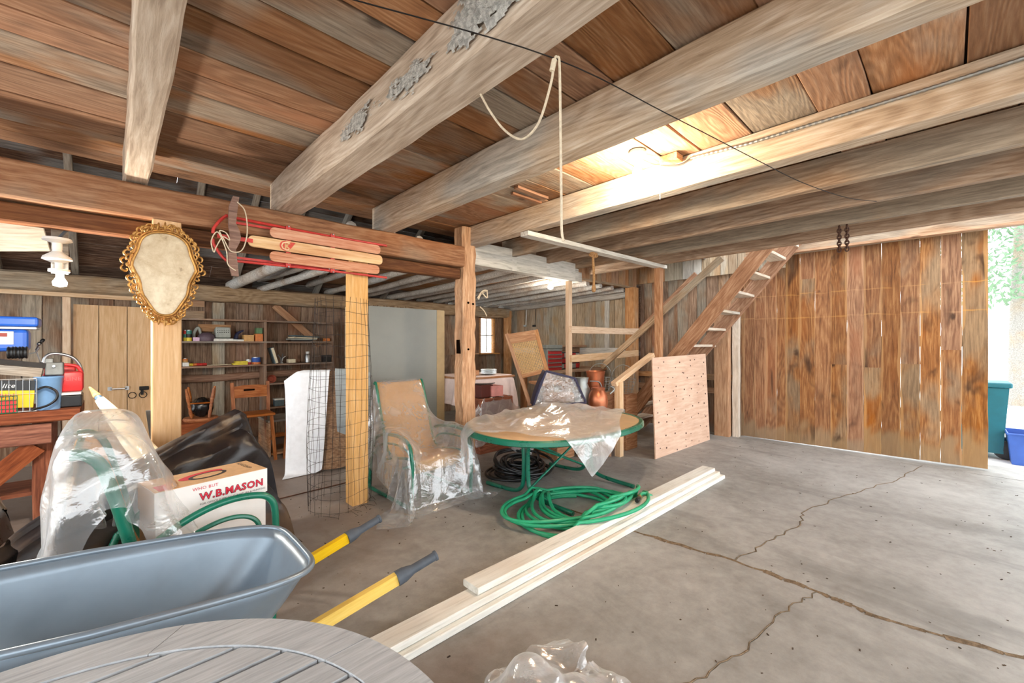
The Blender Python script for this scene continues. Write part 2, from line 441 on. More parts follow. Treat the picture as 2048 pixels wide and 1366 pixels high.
M['rafter'] = wood('grey_rafter_wood', S(100, 88, 78), S(150, 138, 124), S(186, 176, 162), grey=S(164, 162, 158), gamt=0.5, var=0.3)
M['log'] = wood('whitened_log_wood', S(128, 116, 104), S(190, 182, 172), S(226, 222, 214), grey=S(210, 210, 208), gamt=0.5, var=0.3, patch=S(128, 92, 64))
M['plate'] = wood('hewn_plate_wood', S(100, 80, 62), S(162, 136, 108), S(202, 178, 150), grey=S(184, 172, 154), gamt=0.35, rings=0.5, var=0.1, stain=0.2)
M['post'] = wood('hewn_post_wood', S(128, 82, 50), S(194, 142, 96), S(228, 188, 146), grey=S(180, 164, 144), gamt=0.2, rings=0.35, var=0.1, knots=0.9, bump=0.6, stain=0.4)
M['whitebeam'] = wood('whitewashed_beam_wood', S(146, 142, 132), S(206, 202, 192), S(234, 230, 222), grey=S(216, 212, 204), gamt=0.4, rings=0.25, var=0.1, knots=0.2)
M['band'] = wood('orange_board_wood', S(124, 86, 60), S(174, 130, 94), S(206, 168, 130), grey=S(176, 156, 134), gamt=0.25, var=0.3, patch=S(174, 116, 72))
M['stair'] = wood('stair_wood', S(110, 72, 50), S(164, 118, 86), S(204, 164, 130), grey=S(170, 152, 132), gamt=0.25, rings=0.5, var=0.12, knots=0.4)
M['tread'] = wood('pale_tread_wood', S(166, 146, 124), S(210, 194, 174), S(234, 222, 206), grey=S(214, 208, 198), gamt=0.4, var=0.1, knots=0.1)

def concrete(name, a, b, brown):
    t = NT(name); tc = t.n('NewGeometry').outputs['Position']
    n1 = t.noise(tc, 0.9, 6, 0.62, 0.5); n2 = t.noise(tc, 9.0, 6, 0.7); n3 = t.noise(tc, 90.0, 3, 0.6); n4 = t.noise(t.vadd(tc, (11, 4, 0)), 0.55, 4, 0.6, 0.7)
    c = t.ramp(t.math('ADD', t.math('MULTIPLY', n1, 0.62), t.math('MULTIPLY', n2, 0.38)), [(0.36, a), (0.62, b)])
    n5 = t.noise(t.vmul(tc, (1.0, 0.35, 1)), 1.6, 5, 0.65, 0.9)
    c = t.mix(t.math('MULTIPLY', t.step(n5, 0.52, 0.7), 0.45), c, tuple(x * 0.62 for x in a[:3]) + (1,))
    sx = t.n('SeparateXYZ', None, Vector=tc).outputs
    # rusty-brown old oil and dirt stain, on the barn side of the slab
    f = t.math('MULTIPLY', t.step(t.math('ADD', t.math('MULTIPLY', n4, 2.2), t.math('MULTIPLY_ADD', sx[0], -0.42, t.math('MULTIPLY_ADD', sx[1], 0.16, 0.36))), 0.95, 1.7), 0.62)
    c = t.mix(f, c, brown)
    c = t.mix(t.math('MULTIPLY', t.step(n2, 0.6, 0.78), 0.35), c, tuple(x * 0.55 for x in b[:3]) + (1,))
    c = t.mix(t.math('MULTIPLY', t.step(n3, 0.62, 0.75), 0.25), c, tuple(x * 0.5 for x in a[:3]) + (1,))
    return t.pbsdf(c, t.math('MULTIPLY_ADD', n1, 0.3, 0.38), normal=t.bump(t.math('ADD', n3, t.math('MULTIPLY', n2, 2.0)), 0.14, 0.006), Specular_IOR_Level=0.35)
M['concrete'] = concrete('floor_concrete', S(126, 123, 118), S(170, 167, 162), S(124, 101, 87))
M['dirt'] = plain('crack_dirt', S(120, 102, 82), 0.95, var=0.35, scale=30, bump=0.6, spec=0.1)
M['yard'] = plain('pale_yard_ground', S(226, 224, 218), 0.95, var=0.06, scale=2, spec=0.1)

# ---- floor: slabs parted by the cracks, dirt in the joints
floor = struct('floor')
def jag(pts, amp=0.012, n=7, seed=3):
    r = random.Random(seed); out = []
    for a, b in zip(pts[:-1], pts[1:]):
        a, b = Vector(a), Vector(b); d = (b - a); nrm = Vector((-d.y, d.x)).normalized()
        for i in range(n):
            out.append(a + d * i / n + (nrm * r.uniform(-amp, amp) if i else Vector((0, 0))))
    out.append(Vector(pts[-1])); return out
joint = jag([(3.02, 8.6), (3.0, 5.0), (3.02, 3.0), (3.05, 1.78), (3.14, 1.04), (3.11, 0.56), (3.06, 0.3), (3.17, -0.24), (3.2, -1.2), (3.2, -3.5)], 0.014, 8, 5)
ia = min(range(len(joint)), key=lambda i: (joint[i] - Vector((3.14, 1.04))).length)
ib = min(range(len(joint)), key=lambda i: (joint[i] - Vector((3.11, 0.56))).length)
crack2 = jag([joint[ia], (3.55, 0.98), (4.15, 0.87), (4.5, 0.92), (5.3, 0.735), (6.3, 0.42), (7.28, 0.25)], 0.022, 8, 6)
crack3 = jag([joint[ib], (2.72, 0.66), (2.2, 0.706), (1.86, 0.8), (1.2, 1.15), (0.2, 1.3), (-5.0, 1.6)], 0.016, 8, 8)
def slab(poly, gap, z1=0.0, t=0.06, holes=None):
    bm = bmesh.new()
    # shrink a little so that neighbouring slabs leave an open joint
    k = len(poly); P = []
    for i in range(k):
        a, b, c = poly[i - 1], poly[i], poly[(i + 1) % k]
        d = ((b - a).normalized() + (c - b).normalized()); nrm = Vector((-d.y, d.x))
        if nrm.length < 1e-6: nrm = Vector((0, 0))
        else: nrm.normalize()
        P.append(b + nrm * gap)
    top = [bm.verts.new((p.x, p.y, z1)) for p in P]
    f = bm.faces.new(top); bm.normal_update()
    if f.normal.z < 0: f.normal_flip()
    r = bmesh.ops.extrude_face_region(bm, geom=[f]); ex = [v for v in r['geom'] if isinstance(v, bmesh.types.BMVert)]
    for v in ex: v.co.z = z1
    for v in top: v.co.z = z1 - t
    bmesh.ops.triangulate(bm, faces=[q for q in bm.faces if len(q.verts) > 4]); bmesh.ops.recalc_face_normals(bm, faces=bm.faces)
    me = bpy.data.meshes.new('slab'); bm.to_mesh(me); bm.free()
    return link('slab', me, M['concrete'], Matrix.Identity(4), floor)
V2 = lambda *p: [Vector(q) for q in p]
west_up = V2((-5, 8.6)) + crack3[::-1][1:] if False else None
slab(crack3[::-1] + joint[:ib][::-1] + V2((-5.0, 8.6)), 0.004)                       # shelf-side slab
slab(V2((-5.0, -3.5)) + joint[ib:][::-1] + crack3[1:], 0.004)                         # camera-side slab
slab(joint[:ia] + crack2 + V2((7.28, 8.6)), 0.006)                                    # stair-side slab
slab(joint[ia:] + V2((7.28, -3.5)) + crack2[::-1][:-1], 0.006)                        # door-side slab
thr = jag([(7.28, -3.5), (7.28, 0.3), (7.28, 8.6)], 0.008, 14, 9)
slab(V2((7.95, 8.6), (7.95, -3.5)) + [p + Vector((0.012, 0)) for p in thr], 0.004, 0.0)
MB().box((1.5, 2.5, -0.04), (13.0, 12.2, 0.06)).build('joint_dirt', M['dirt'], floor)
jd = MB()
for L, w0 in ((joint[ia - 12:], 0.022), (crack2, 0.004), (crack3[:30], 0.004)):
    rr = random.Random(4)
    for a, b in zip(L[:-1], L[1:]):
        w = w0 * rr.uniform(0.5, 1.5); d = (b - a).normalized(); nn = Vector((-d.y, d.x))
        jd.add([(*(a - nn * w), 0.0008), (*(b - nn * w), 0.0008), (*b, 0.004), (*a, 0.004), (*(b + nn * w * 0.6), 0.0008), (*(a + nn * w * 0.6), 0.0008)], [(0, 1, 2, 3), (3, 2, 4, 5)])
jd.build('spilled_dirt', M['dirt'], floor)['kind'] = 'stuff'
bits = MB(); rr = random.Random(12)
for i in range(620):
    if i < 330: x, y = rr.uniform(0.6, 7.2), rr.uniform(-1.0, 3.4)
    else: x, y = rr.gauss(2.1, 0.7), rr.gauss(3.9, 0.35)
    s = rr.uniform(0.002, 0.007); a = rr.uniform(0, 3.14)
    bits.box((x, y, s * 0.25), (s * rr.uniform(1, 3), s, s * 0.5), Euler((0, 0, a)))
tag(bits.build('floor_debris', plain('debris_brown', S(70, 54, 40), 0.9, var=0.4, scale=3)), 'scattered crumbs of bark and dirt on the concrete floor', 'debris', kind='stuff')
yard = MB().box((14, 0, -0.12), (70, 70, 0.1)).build('ground', M['yard']); yard['kind'] = 'structure'

# ---- ceiling: planks across, joists under them
ceiling = struct('ceiling')
ZC = 2.885
JX = [(0.12, 0.13, 2.62), (1.10, 0.21, 2.615), (1.98, 0.155, 2.62), (3.10, 0.125, 2.66), (3.83, 0.075, 2.66), (4.50, 0.075, 2.665), (5.16, 0.075, 2.67), (5.78, 0.075, 2.67)]
for i, (x, w, zb) in enumerate(JX):
    y1 = 4.04 if i < 4 else 4.16
    h = ZC - zb
    o = plank('joist', M['joist'] if i < 4 else M['joist2'], (x, -2.4, (zb + ZC) / 2), (x, y1, (zb + ZC) / 2), w, h - 0.002, ceiling, segs=26,
              jy=0.006 if i < 3 else 0.002, jz=0.0, cham=0.012 if i < 3 else 0.004, wav=0.008 if i < 3 else 0.0)
j2 = [o for o in bpy.data.objects if o.name.startswith('joist')][1]
M['nest'] = plain('grey_flaking_crust', S(196, 194, 188), 0.95, var=0.35, scale=40, bump=1.0, spec=0.1)
rr = random.Random(17)
def crust(y0, y1, z0, z1, n, amp, seed):
    P = []
    for i in range(n + 1):
        row = []
        for j in range(n + 1):
            u, v = i / n, j / n; e = min(1.0, 4 * min(u, 1 - u, v, 1 - v) + 0.0)
            h = amp * e * (0.45 + 0.9 * abs(mnoise.noise(Vector((u * 9 + seed, v * 9, 1.3)))) + 0.5 * mnoise.noise(Vector((u * 25, v * 25 + seed, 4))))
            wob = 0.02 * mnoise.noise(Vector((v * 5, seed, u * 3)))
            row.append(Vector((0.992 - max(0.0, h), y0 + (y1 - y0) * u + wob, z0 + (z1 - z0) * v)))
        P.append(row)
    m = MB(); m.grid(P); keep = []
    for f in m.f:
        c = sum((m.v[i] for i in f), Vector()) / 4; u = (c.y - y0) / (y1 - y0) * 2 - 1; v = (c.z - z0) / (z1 - z0) * 2 - 1
        if (u * u + v * v) ** 0.5 + 0.55 * mnoise.noise(Vector((u * 2.6 + seed, v * 2.6, seed))) + 0.35 * mnoise.noise(Vector((u * 9, v * 9, seed + 2))) < (0.92 if amp > 0.01 else 0.62): keep.append(f)
    m.f = keep; m.build('crust_patch', M['nest'], j2)
crust(0.86, 1.42, 2.63, 2.88, 34, 0.022, 3); crust(1.45, 2.0, 2.64, 2.8, 40, 0.006, 7); crust(2.0, 2.6, 2.66, 2.82, 40, 0.005, 11)
plank('joist', M['joist'], (-1.0, -2.4, 2.75), (-1.0, 4.04, 2.75), 0.16, 0.26, ceiling, segs=10, cham=0.01)
rr = random.Random(21); y = -2.3; row = 0
EDGES = [0.12, 1.10, 1.98, 3.10, 3.83, 4.50, 5.16]
while y < 4.42:
    w = rr.choice([0.2, 0.22, 0.25, 0.3, 0.34]) * rr.uniform(0.95, 1.05)
    cuts = [-2.6] + sorted(rr.sample([1.10, 1.98, 3.10, 4.50], rr.choice([1, 1, 2]))) + [5.82 + rr.uniform(-0.01, 0.01)]
    for a, b in zip(cuts[:-1], cuts[1:]):
        g = rr.uniform(0.006, 0.013); zo = rr.uniform(0, 0.012)
        plank('plank', M['ceil'], (a + 0.003, y + w / 2, ZC + 0.015 + zo), (b - 0.003, y + w / 2, ZC + 0.015 + zo), w - g, 0.028, ceiling, segs=14, jy=0.0035, jz=0.0015, up=(0, 0, 1), cham=0.004)
    y += w; row += 1
MB().box((1.6, 1.05, ZC + 0.075), (8.5, 6.8, 0.03)).build('subfloor', M['roof'], ceiling)
# patches nailed in the bay by the lamp
for a, b, w in (((2.55, 2.62, 2.872), (2.95, 2.62, 2.872), 0.05), ((2.62, 2.74, 2.872), (3.0, 2.74, 2.872), 0.035)):
    plank('batten', M['girder'], a, b, w, 0.022, ceiling, segs=2)

# ---- steep lean-to roof above the shelf wall
roof = struct('ceiling_lean_to')
sl = math.tan(math.radians(36)); Y0, Z0 = 8.15, 2.2
def rz(y, d=0.0): return Z0 + (Y0 - y) * sl + d
yy = 8.3; rr = random.Random(31)
while yy > 3.0:
    w = rr.uniform(0.18, 0.27); c = math.cos(math.radians(36)); y2 = yy - w * c; ym = (yy + y2) / 2
    cuts = [-3.2, rr.uniform(0.2, 2.2), 7.6]
    for a, b in zip(cuts[:-1], cuts[1:]):
        nrm = Vector((0, sl, 1)).normalized()
        plank('roof_plank', M['roof'], (a, ym, rz(ym, 0.12)), (b - 0.004, ym, rz(ym, 0.12)), w - rr.uniform(0.002, 0.008), 0.022, roof, up=nrm, segs=6)
    yy = y2
for x in (-1.55, -0.98, -0.33, 0.22, 0.82, 1.42, 2.02, 2.66, 3.3, 3.95):
    plank('rafter', M['rafter'], (x, 8.05, rz(8.05, 0.05)), (x, 3.0, rz(3.0, 0.05)), 0.07, 0.1, roof, up=(0, 0, 1), segs=8, jy=0.006, cham=0.008)
# added unseen boarding and gables that keep sky light out of the loft
wblock = struct('wall_light_block'); z = 2.98
while z < 6.1:
    plank('blocker_board', M['roof'], (-3.3, 2.95, z + 0.12), (7.7, 2.95, z + 0.12), 0.02, 0.235, wblock, segs=3); z += 0.24
for x in (-3.3, 7.7):
    MB().add([(x, 2.95, 2.95), (x, 8.4, 2.1), (x, 2.95, 6.3), (x + 0.02, 2.95, 2.95), (x + 0.02, 8.4, 2.1), (x + 0.02, 2.95, 6.3)], [(0, 1, 2), (5, 4, 3), (0, 3, 4, 1), (1, 4, 5, 2), (2, 5, 3, 0)]).build('blocker_gable', M['roof'], wblock)
# flat loft of pole joists on the right part
loft = struct('ceiling_loft')
yy = 4.25; rr = random.Random(33)
while yy < 8.3:
    w = rr.uniform(0.2, 0.28)
    plank('loft_plank', M['band'], (2.75, yy + w / 2, 2.615), (7.35, yy + w / 2, 2.635), w - 0.006, 0.02, loft, segs=4); yy += w
for k in range(15):
    x = 1.72 + k * 0.385; b = MB(); pts = []; ys0 = 4.08 if x < 5.0 else 4.34
    sag = rr.uniform(-0.02, 0.05); j = rr.uniform(-0.06, 0.06)
    ztop = 2.565 + (0.10 if k < 3 else 0)
    for q in range(13):
        t = q / 12; yv = ys0 + (8.02 - ys0) * t
        pts.append((x + j * t + rr.uniform(-0.01, 0.01) + (0.25 * math.sin(t * 3.14) if k == 0 else 0), yv, ztop - 0.10 * t - sag * math.sin(t * 3.14)))
    o = b.tube(pts, 0.05, 9, rad=[rr.uniform(0.044, 0.056) for _ in pts]).build('pole_joist', M['log'], loft, smooth=True)
# the bowed log that leaves the shelf-wall plate
b = MB(); b.tube(smooth_path([(1.35, 7.75, 2.42), (1.5, 6.9, 2.5), (1.75, 6.0, 2.63), (2.05, 5.0, 2.68), (2.2, 4.2, 2.68)], 5), 0.075, 10)
b.build('bowed_log', M['log'], loft, smooth=True)
b = MB(); b.tube(smooth_path([(1.75, 7.75, 2.40), (1.95, 6.9, 2.47), (2.15, 6.0, 2.54), (2.3, 5.0, 2.58), (2.4, 4.2, 2.6)], 5), 0.05, 9)
b.build('bowed_log', M['log'], loft, smooth=True)

# ---- shelf wall (far left), plate beam on top
wall_back = struct('wall_back')
rr = random.Random(41); x = -3.0; YB = 7.9
while x < 7.4:
    w = rr.uniform(0.16, 0.27)
    if not (5.55 < x + w / 2 < 7.15):
        plank('wall_plank', M['wall'], (x + w / 2, YB, 0.0), (x + w / 2, YB, 2.36), w - rr.uniform(0.002, 0.008), 0.025, wall_back, up=(0, -1, 0), segs=5)
    else:
        plank('wall_plank', M['wall'], (x + w / 2, YB, 0.0), (x + w / 2, YB, 1.28), w - 0.005, 0.025, wall_back, up=(0, -1, 0), segs=4)
    x += w
for xa, xb in ((5.45, 5.78), (6.26, 6.42), (6.92, 7.3)):
    plank('wall_plank', M['wall'], ((xa + xb) / 2, YB - 0.01, 1.28), ((xa + xb) / 2, YB - 0.01, 2.36), xb - xa, 0.03, wall_back, up=(0, -1, 0))
plank('wall_plank', M['wall'], (5.45, YB - 0.012, 2.28), (7.3, YB - 0.012, 2.28), 0.18, 0.03, wall_back, up=(0, -1, 0))
MB().box((1.3, YB + 0.06, 1.2), (8.4, 0.02, 2.5)).build('backing', M['roof'], wall_back)
o = plank('plate_beam', M['plate'], (-3.0, 7.72, 2.265), (7.3, 7.72, 2.29), 0.2, 0.23, wall_back, segs=40, jy=0.012, jz=0.006, cham=0.025)
# angled brace, girt log and post of the shelf wall
plank('brace', M['band'], (1.98, 7.83, 2.16), (2.72, 7.83, 1.5), 0.11, 0.05, wall_back, up=(0, -1, 0))
b = MB(); b.tube([(0.55, 7.83, 1.0), (1.1, 7.82, 0.99), (1.7, 7.83, 1.01), (2.8, 7.83, 1.03)], 0.06, 9); b.build('girt_log', M['girder'], wall_back, smooth=True)
plank('wall_post', M['wallgrey'], (1.2, 7.83, 0.0), (1.2, 7.83, 2.15), 0.15, 0.07, wall_back, up=(0, -1, 0))
# windows
M['trimwood'] = wood('window_trim_wood', S(140, 92, 58), S(184, 136, 92), S(212, 170, 126), var=0.15, knots=0.2)
M['glass'] = NT('window_glass')
_t = M['glass']; M['glass'] = _t.surf(_t.n('MixShader', None, _0=0.12, _1=_t.n('BsdfTransparent').outputs[0], _2=_t.n('BsdfGlossy', None, Roughness=0.05).outputs[0]).outputs[0])
for n, (xa, xb) in enumerate(((5.78, 6.26), (6.42, 6.92))):
    w = struct('window_%d' % (n + 1)); z0, z1 = 1.28, 2.2; xm = (xa + xb) / 2
    for nm, c, s in (('frame', (xa + 0.025, YB, (z0 + z1) / 2), (0.05, 0.09, z1 - z0)), ('frame', (xb - 0.025, YB, (z0 + z1) / 2), (0.05, 0.09, z1 - z0)),
                     ('frame', (xm, YB, z1 - 0.025), (xb - xa, 0.09, 0.05)), ('sill', (xm, YB - 0.06, z0 + 0.012), (xb - xa + 0.1, 0.22, 0.03))):
        MB().box(c, s).build(nm, M['trimwood'], w)
    MB().box((xm, YB, (z0 + z1) / 2), (xb - xa - 0.09, 0.02, 0.02)).build('muntin', M['whitebeam'], w)
    MB().box((xm, YB, (z0 + z1) / 2), (0.02, 0.02, z1 - z0 - 0.08)).build('muntin', M['whitebeam'], w)
    for q, zc in enumerate(((z0 + z1) / 2 - 0.22, (z0 + z1) / 2 + 0.22)):
        for sx in (-1, 1):
            MB().box((xm + sx * 0.1, YB + 0.004, zc), (0.19, 0.004, 0.42)).build('pane', M['glass'], w)
# pine door by the shelves
door2 = struct('door_2')
for a, b in ((-0.345, -0.115), (-0.11, 0.16), (0.165, 0.42)):
    plank('door_board', M['pine'], ((a + b) / 2, 7.74, 0.02), ((a + b) / 2, 7.74, 2.02), b - a - 0.003, 0.035, door2, up=(0, -1, 0), segs=3, jy=0.0005)
plank('door_frame', M['pine2'], (-0.40, 7.71, 0.0), (-0.40, 7.71, 2.1), 0.07, 0.1, door2, up=(0, -1, 0), segs=3, jy=0.001)
plank('door_frame', M['pine2'], (0.45, 7.71, 0.0), (0.45, 7.71, 2.1), 0.05, 0.1, door2, up=(0, -1, 0), segs=3, jy=0.001)
plank('door_frame', M['pine2'], (-1.3, 7.62, 2.125), (0.5, 7.62, 2.125), 0.05, 0.05, door2, up=(0, -1, 0), segs=3, jy=0.001)
M['steel'] = plain('zinc_steel', S(176, 178, 180), 0.35, 0.9, var=0.1)
M['iron'] = plain('dark_iron', S(38, 34, 32), 0.5, 0.6, var=0.3)
b = MB(); hp = onY(237, 777, 7.715)
b.tube([hp + Vector((-0.075, 0, 0)), hp + Vector((-0.06, -0.04, 0)), hp + Vector((0.06, -0.04, 0)), hp + Vector((0.075, 0, 0))], 0.01, 8); b.box(hp + Vector((-0.085, 0.004, 0)), (0.04, 0.012, 0.05)); b.box(hp + Vector((0.085, 0.004, 0)), (0.04, 0.012, 0.05))
b.build('door_handle', M['steel'], door2)
lp = onY(288, 776, 7.70)
b = MB(); b.rbox(lp, (0.1, 0.05, 0.05), 0.006); b.box(lp + Vector((-0.02, 0, -0.05)), (0.03, 0.03, 0.08)); b.build('latch', M['iron'], door2)
for dx in (-0.12, -0.01):
    b = MB(); b.tube([lp + Vector((dx + 0.04 * math.cos(a), -0.01, -0.09 + 0.04 * math.sin(a))) for a in [k * math.pi / 8 for k in range(16)]], 0.005, 6, closed=True); b.build('latch_ring', M['iron'], door2)

# ---- end wall of the lean-to and its beam
wall_end = struct('wall_end'); rr = random.Random(51); y = 4.35
while y < 7.9:
    w = rr.uniform(0.17, 0.28)
    plank('wall_plank', M['wallgrey'], (7.42, y + w / 2, 0), (7.42, y + w / 2, 2.62), w - rr.uniform(0.003, 0.008), 0.025, wall_end, up=(-1, 0, 0), segs=5); y += w
MB().box((7.48, 6.1, 1.3), (0.02, 3.8, 2.7)).build('backing', M['roof'], wall_end)
plank('wall_beam', M['log'], (7.3, 4.35, 2.50), (7.3, 7.9, 2.42), 0.1, 0.15, wall_end, segs=14, jy=0.01, jz=0.01, cham=0.02)
plank('girt', M['whitebeam'], (7.37, 4.4, 1.38), (7.37, 7.8, 1.36), 0.13, 0.04, wall_end, up=(-1, 0, 0))
plank('corner_post', M['post'], (7.2, 7.7, 0), (7.2, 7.7, 2.35), 0.16, 0.16, wall_end, up=(0, -1, 0), jy=0.01, cham=0.02)
plank('batten', M['whitebeam'], (7.39, 4.9, 1.42), (7.39, 4.9, 2.5), 0.1, 0.03, wall_end, up=(-1, 0, 0))

# ---- door wall on the right: dark planks behind the stair, header, sliding plank door
wall_right = struct('wall_right'); rr = random.Random(61); y = 2.4
while y < 4.3:
    w = rr.uniform(0.13, 0.22)
    plank('wall_plank', M['wall'], (7.52, y + w / 2, 0), (7.52, y + w / 2, 2.75), w - 0.006, 0.025, wall_right, up=(-1, 0, 0), segs=5); y += w
MB().box((7.58, 3.4, 1.5), (0.02, 2.0, 3.2)).build('backing', M['roof'], wall_right)
y = 1.75
while y < 4.3:
    w = rr.uniform(0.11, 0.2)
    plank('upper_board', M['whitebeam'] if 2.9 < y < 3.2 else (M['band'] if y > 3.6 else M['wallgrey']), (7.44, y + w / 2, 2.68), (7.44, y + w / 2, 3.45), w - 0.005, 0.022, wall_right, up=(-1, 0, 0), segs=3); y += w
x = 5.26
while x < 7.36:
    w = rr.uniform(0.1, 0.17)
    plank('upper_board', M['band'], (x + w / 2, 4.26, 2.6), (x + w / 2, 4.26, 3.45), w - 0.005, 0.022, wall_right, up=(0, -1, 0), segs=3); x += w
plank('sill_strip', M['plate'], (5.2, 4.24, 2.59), (7.4, 4.24, 2.6), 0.06, 0.03, wall_right)
plank('header', M['joist2'], (7.45, -3.2, 2.97), (7.45, 2.3, 3.0), 0.06, 0.26, wall_right, segs=10, cham=0.006)
plank('header_cap', M['band'], (7.40, -3.2, 2.855), (7.40, 2.3, 2.895), 0.1, 0.03, wall_right, segs=10)
MB().box((7.62, -1.4, 3.4), (0.03, 8.0, 0.75)).build('backing', M['roof'], wall_right)
MB().box((7.62, -4.1, 1.5), (0.03, 1.6, 3.0)).build('backing', M['wall'], wall_right)
pc = [onX(1429, 860, 7.3), onX(1459, 860, 7.3)]
plank('wall_post', M['band'], (7.32, 2.62, 0), (7.32, 2.62, 2.2), 0.24, 0.1, wall_right, up=(-1, 0, 0), cham=0.01)
plank('wall_post', M['tread'], (7.42, 2.44, 0), (7.42, 2.44, 2.1), 0.09, 0.09, wall_right, up=(-1, 0, 0))
for zc in (0.72, 0.95):
    plank('girt', M['band'], (7.46, 2.5, zc), (7.46, 4.3, zc), 0.1, 0.04, wall_right, up=(-1, 0, 0))

door1 = struct('door_1'); XD = 7.56
ed = [1448, 1488, 1510, 1532, 1554, 1572, 1600, 1630, 1662, 1694, 1728, 1763, 1801, 1840, 1881, 1924, 1976]
splits = {6: 558, 8: 729, 10: 735, 12: 728, 14: 700}
rr = random.Random(71)
ys = [onX(e, 690, XD).y for e in ed]
for i in range(len(ed) - 1):
    ya, yb = ys[i], ys[i + 1]; g = rr.choice([0.0, 0.0, 0.001, 0.003, 0.004]); zb = 0.004 + 0.02 * i / 16; yc = (ya + yb) / 2; wd = abs(ya - yb) - g
    mids = [zb, 3.05]
    if i in splits:
        mids = [zb, onX((ed[i] + ed[i + 1]) / 2, splits[i], XD).z, 3.05]
    for a, b in zip(mids[:-1], mids[1:]):
        plank('door_plank', M['door'], (XD + rr.uniform(-0.004, 0.004), yc, a), (XD + rr.uniform(-0.004, 0.004), yc, b), wd, 0.024, door1, up=(-1, 0, 0), segs=12, jy=0.003, jz=0.001)
for zc in (0.6, 1.55, 2.5):
    plank('door_batten', M['door'], (XD + 0.03, ys[0], zc), (XD + 0.03, ys[-1], zc), 0.14, 0.025, door1, up=(-1, 0, 0))
# ================================================================== FRAME TIMBERS
def timber(name, label, cat, mat, p0, p1, w, h, **k):
    o = plank(name, mat, p0, p1, w, h, None, **k); return tag(o, label, cat)
GY = 3.93
timber('girder', 'long red-brown timber girder behind the hanging sled, carrying the joist ends', 'beam', M['girder'], (-3.0, GY, 2.475), (2.92, GY, 2.51), 0.17, 0.23, segs=30, jy=0.008, jz=0.004, cham=0.012)
timber('lower_girder', 'dark brown timber directly beneath the long girder', 'beam', M['girderdark'], (-3.0, GY + 0.05, 2.295), (2.92, GY + 0.05, 2.325), 0.1, 0.118, segs=16, jy=0.006, cham=0.01)
timber('wooden_post', 'thick hewn brown post in the middle with old mortise slot and bored holes', 'post', M['post'], (3.03, 3.97, 0), (3.03, 3.97, 2.87), 0.19, 0.19, up=(0, -1, 0), segs=28, jy=0.012, jz=0.006, cham=0.022)
timber('wooden_post', 'new yellow pine post standing inside the wire mesh cage', 'post', M['pine'], (1.70, 3.92, 0), (1.70, 3.92, 2.38), 0.155, 0.155, up=(0, -1, 0), segs=4, jy=0.001, cham=0.005)
timber('wooden_post', 'new yellow pine post behind the gilded mirror', 'post', M['pine'], (0.29, 3.92, 0), (0.29, 3.92, 2.38), 0.16, 0.155, up=(0, -1, 0), segs=4, jy=0.001, cham=0.005)
mp = bpy.data.objects['wooden_post']
M['hole'] = plain('dark_hollow', S(18, 12, 8), 0.95, var=0.1, spec=0.0)
b = MB(); b.box((2.925, 3.96, 1.48), (0.03, 0.045, 0.16)); b.build('mortise', M['hole'], mp)
for c in ((3.0, 3.872, 1.45), (3.0, 3.872, 1.99), (3.07, 3.872, 1.98)):
    MB().lathe([(0.0, -0.004), (0.013, -0.004), (0.013, 0.012), (0, 0.012)], c, 10, (0, 1, 0)).build('peg_hole', M['hole'], mp)
wb = thing('painted_beam', 'flaking white-painted notched beam right of the middle post', 'beam', (4.2, 4.03, 2.47))
for a, b_, z in ((3.12, 3.79, 2.75), (3.79, 3.87, 2.655), (3.87, 4.46, 2.74), (4.46, 4.54, 2.66), (4.54, 5.12, 2.74), (5.12, 5.2, 2.665), (5.2, 5.28, 2.62)):
    plank('beam_section', M['whitebeam'], (a, 4.02, (2.47 + z) / 2), (b_, 4.02, (2.47 + z) / 2), 0.12, z - 2.47, wb, segs=3, jy=0.001)
timber('corner_post', 'square brown post under the boarded corner beyond the stair', 'post', M['band'], (7.2, 4.22, 0), (7.2, 4.22, 2.59), 0.2, 0.18, up=(0, -1, 0), cham=0.01)

# ---- stair
st = thing('stair', 'steep open-tread wooden staircase beside the plank wall', 'staircase', (6.65, 3.3, 0))
XA, XB = 6.25, 7.05
def sz(y): return 2.80 - 1.22 * (y - 1.70)
for x in (XA, XB):
    plank('stringer', M['stair'], (x, 3.94, sz(3.94)), (x, 1.42, sz(1.42)), 0.045, 0.21, st, segs=8, jy=0.002, cham=0.003)
for k in range(11):
    z = 0.24 + k * 0.25; y = 1.70 + (2.80 - z) / 1.22
    plank('tread', M['tread'], (XA + 0.025, y + 0.0, z), (XB + 0.02 + (0.1 if z < 1.6 else 0), y + 0.0, z), 0.21, 0.035, st, segs=3, tilt=0.0)
b = MB(); b.box((6.65, 1.5, 2.98), (0.74, 0.025, 0.2)); b.build('landing_board', M['tread'], st)

# ---- lumber around the stair
timber('rail_board', 'long grey rail hung flat under the joists with a rope wad on it', 'board', M['whitebeam'], (3.02, 2.98, 2.625), (5.86, 2.92, 2.635), 0.11, 0.045, segs=8, jy=0.003)
timber('stair_post', 'tall brown square stud standing behind the plywood sheet', 'post', M['stair'], (5.74, 2.93, 0), (5.74, 2.93, 2.61), 0.09, 0.09, up=(0, -1, 0), segs=6, jy=0.002, cham=0.003)
timber('fence_stud', 'pale upright stud of the rail fence below the white beam', 'post', M['pine2'], (5.05, 4.03, 0), (5.05, 4.03, 2.47), 0.085, 0.06, up=(0, -1, 0), segs=4, jy=0.002)
timber('fence_rail', 'upper pale cross rail nailed to the upright stud', 'board', M['pine2'], (5.03, 3.98, 1.73), (7.12, 4.05, 1.75), 0.105, 0.04, up=(0, -1, 0), segs=4)
timber('fence_rail', 'lower pale cross rail nailed to the upright stud', 'board', M['pine2'], (5.03, 3.98, 1.29), (7.12, 4.05, 1.35), 0.105, 0.04, up=(0, -1, 0), segs=4)
